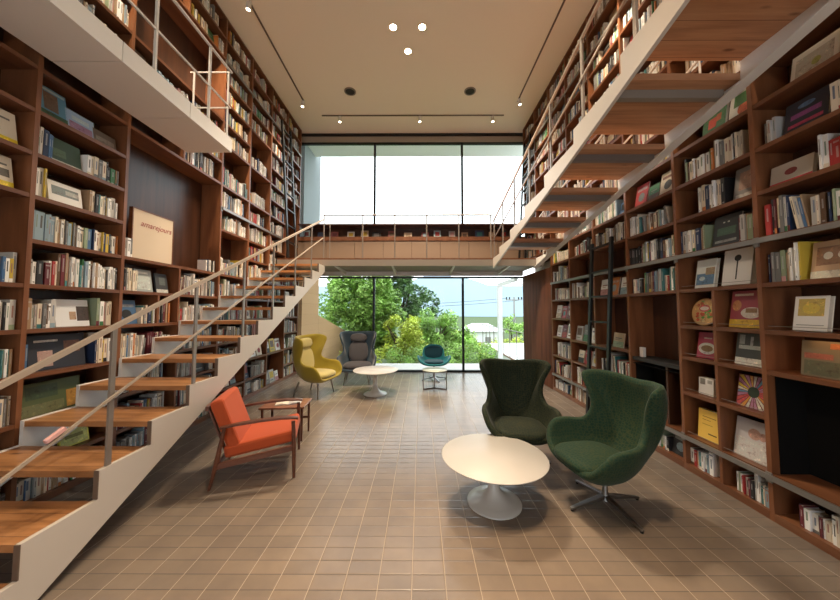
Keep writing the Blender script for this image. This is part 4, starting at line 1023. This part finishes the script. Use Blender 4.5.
tree('far_bush', 'wide green bush in front of the distant white roof', [(3.6,16,-.35,1.3,.8,.6),(5.4,17,-.6,1.4,.8,.6),(2.0,15,.0,.8,.7,.6)], 5000, .07, MATS['yellow_leaf'], (3.9,16.2,-1.6), 9, False)
# house
t = thing('house', 'white distant house with a pale hipped roof beyond the bushes', 'house', (6.3,32,-3.1))
MB().box(-1.7,2.1,0,3,0,2.5).build('wall', M_EXTWHITE, t)
m = MB(); m.add([(-2.1,-.4,2.5),(2.5,-.4,2.5),(2.5,3.4,2.5),(-2.1,3.4,2.5),(-.6,1.5,3.3),(1.1,1.5,3.3)], [(0,1,5,4),(1,2,5),(2,3,4,5),(3,0,4),(3,2,1,0)]).build('roof', M_ROOFT, t)
for x in (-.9,.8): MB().box(x-.3,x+.3,-.03,-.001,1.0,1.9).build('window', M_GREYRAIL, t)
# walkway
t = thing('walkway', 'white raised walkway outside the right window with dark edge', 'walkway', (2.9,8.05,0))
MB().box(0,2.4,.1,6.5,-.25,.04).build('slab', M_EXTWHITE, t); MB().box(-.02,.04,.1,6.5,.041,.08).build('edge_strip', W_UP, t)
t = thing('walkway_railing', 'dark baluster railing on the outside walkway', 'railing', (2.92,8.2,.081))
for i in range(9): MB().box(-.012,.012,.3+i*.72-.012,.3+i*.72+.012,0,.86).build('baluster', M_EDGE, t)
MB().box(-.015,.015,.2,6.2,.86,.885).build('handrail', M_RAIL, t)
t = thing('pergola_frame', 'white steel pergola post and beams outside the right window', 'pergola', (2.62,10.0,-.009+.0))
t.location.z = -.69
MB().box(-.07,.07,-.07,.07,0,3.10).build('post', M_EXTWHITE, t)
MB().box(-.05,3.2,-.05,.05,3.101,3.20).build('beam', M_EXTWHITE, t); MB().box(-.05,.05,-1.75,-.051,3.101,3.20).build('cross_beam', M_EXTWHITE, t)
# pole + wires
t = thing('utility_pole', 'grey utility pole with crossarm and insulators behind the pergola', 'pole', (12.4,40,-2.6))
MB().tube((0,0,0),(0,0,6.0),.16,.11).build('mast', M_GREYRAIL, t); MB().box(-1.1,1.1,-.06,.06,5.55,5.7).build('crossarm', M_GREYRAIL, t)
for x in (-1.0,-.6,.6,1.0): MB().tube((x,0,5.7),(x,0,6.0),.09).build('insulator', M_DARK, t)
for z, x, lb in ((3.25,11.4,'upper'),(3.0,13.4,'second')):
    m = MB(); pt = [(x-36*i/16+(1.5*i/16 if lb=='second' else 0), 40+1.5*i/16, z-4*(i/16)*(1-i/16)*.6-.9*i/16) for i in range(17)]
    for a_, b_ in zip(pt, pt[1:]): m.tube(a_, b_, .025, n=6)
    tag(m.build('power_line', M_DARK), '%s thin power line crossing the mountain view' % lb, 'cable')
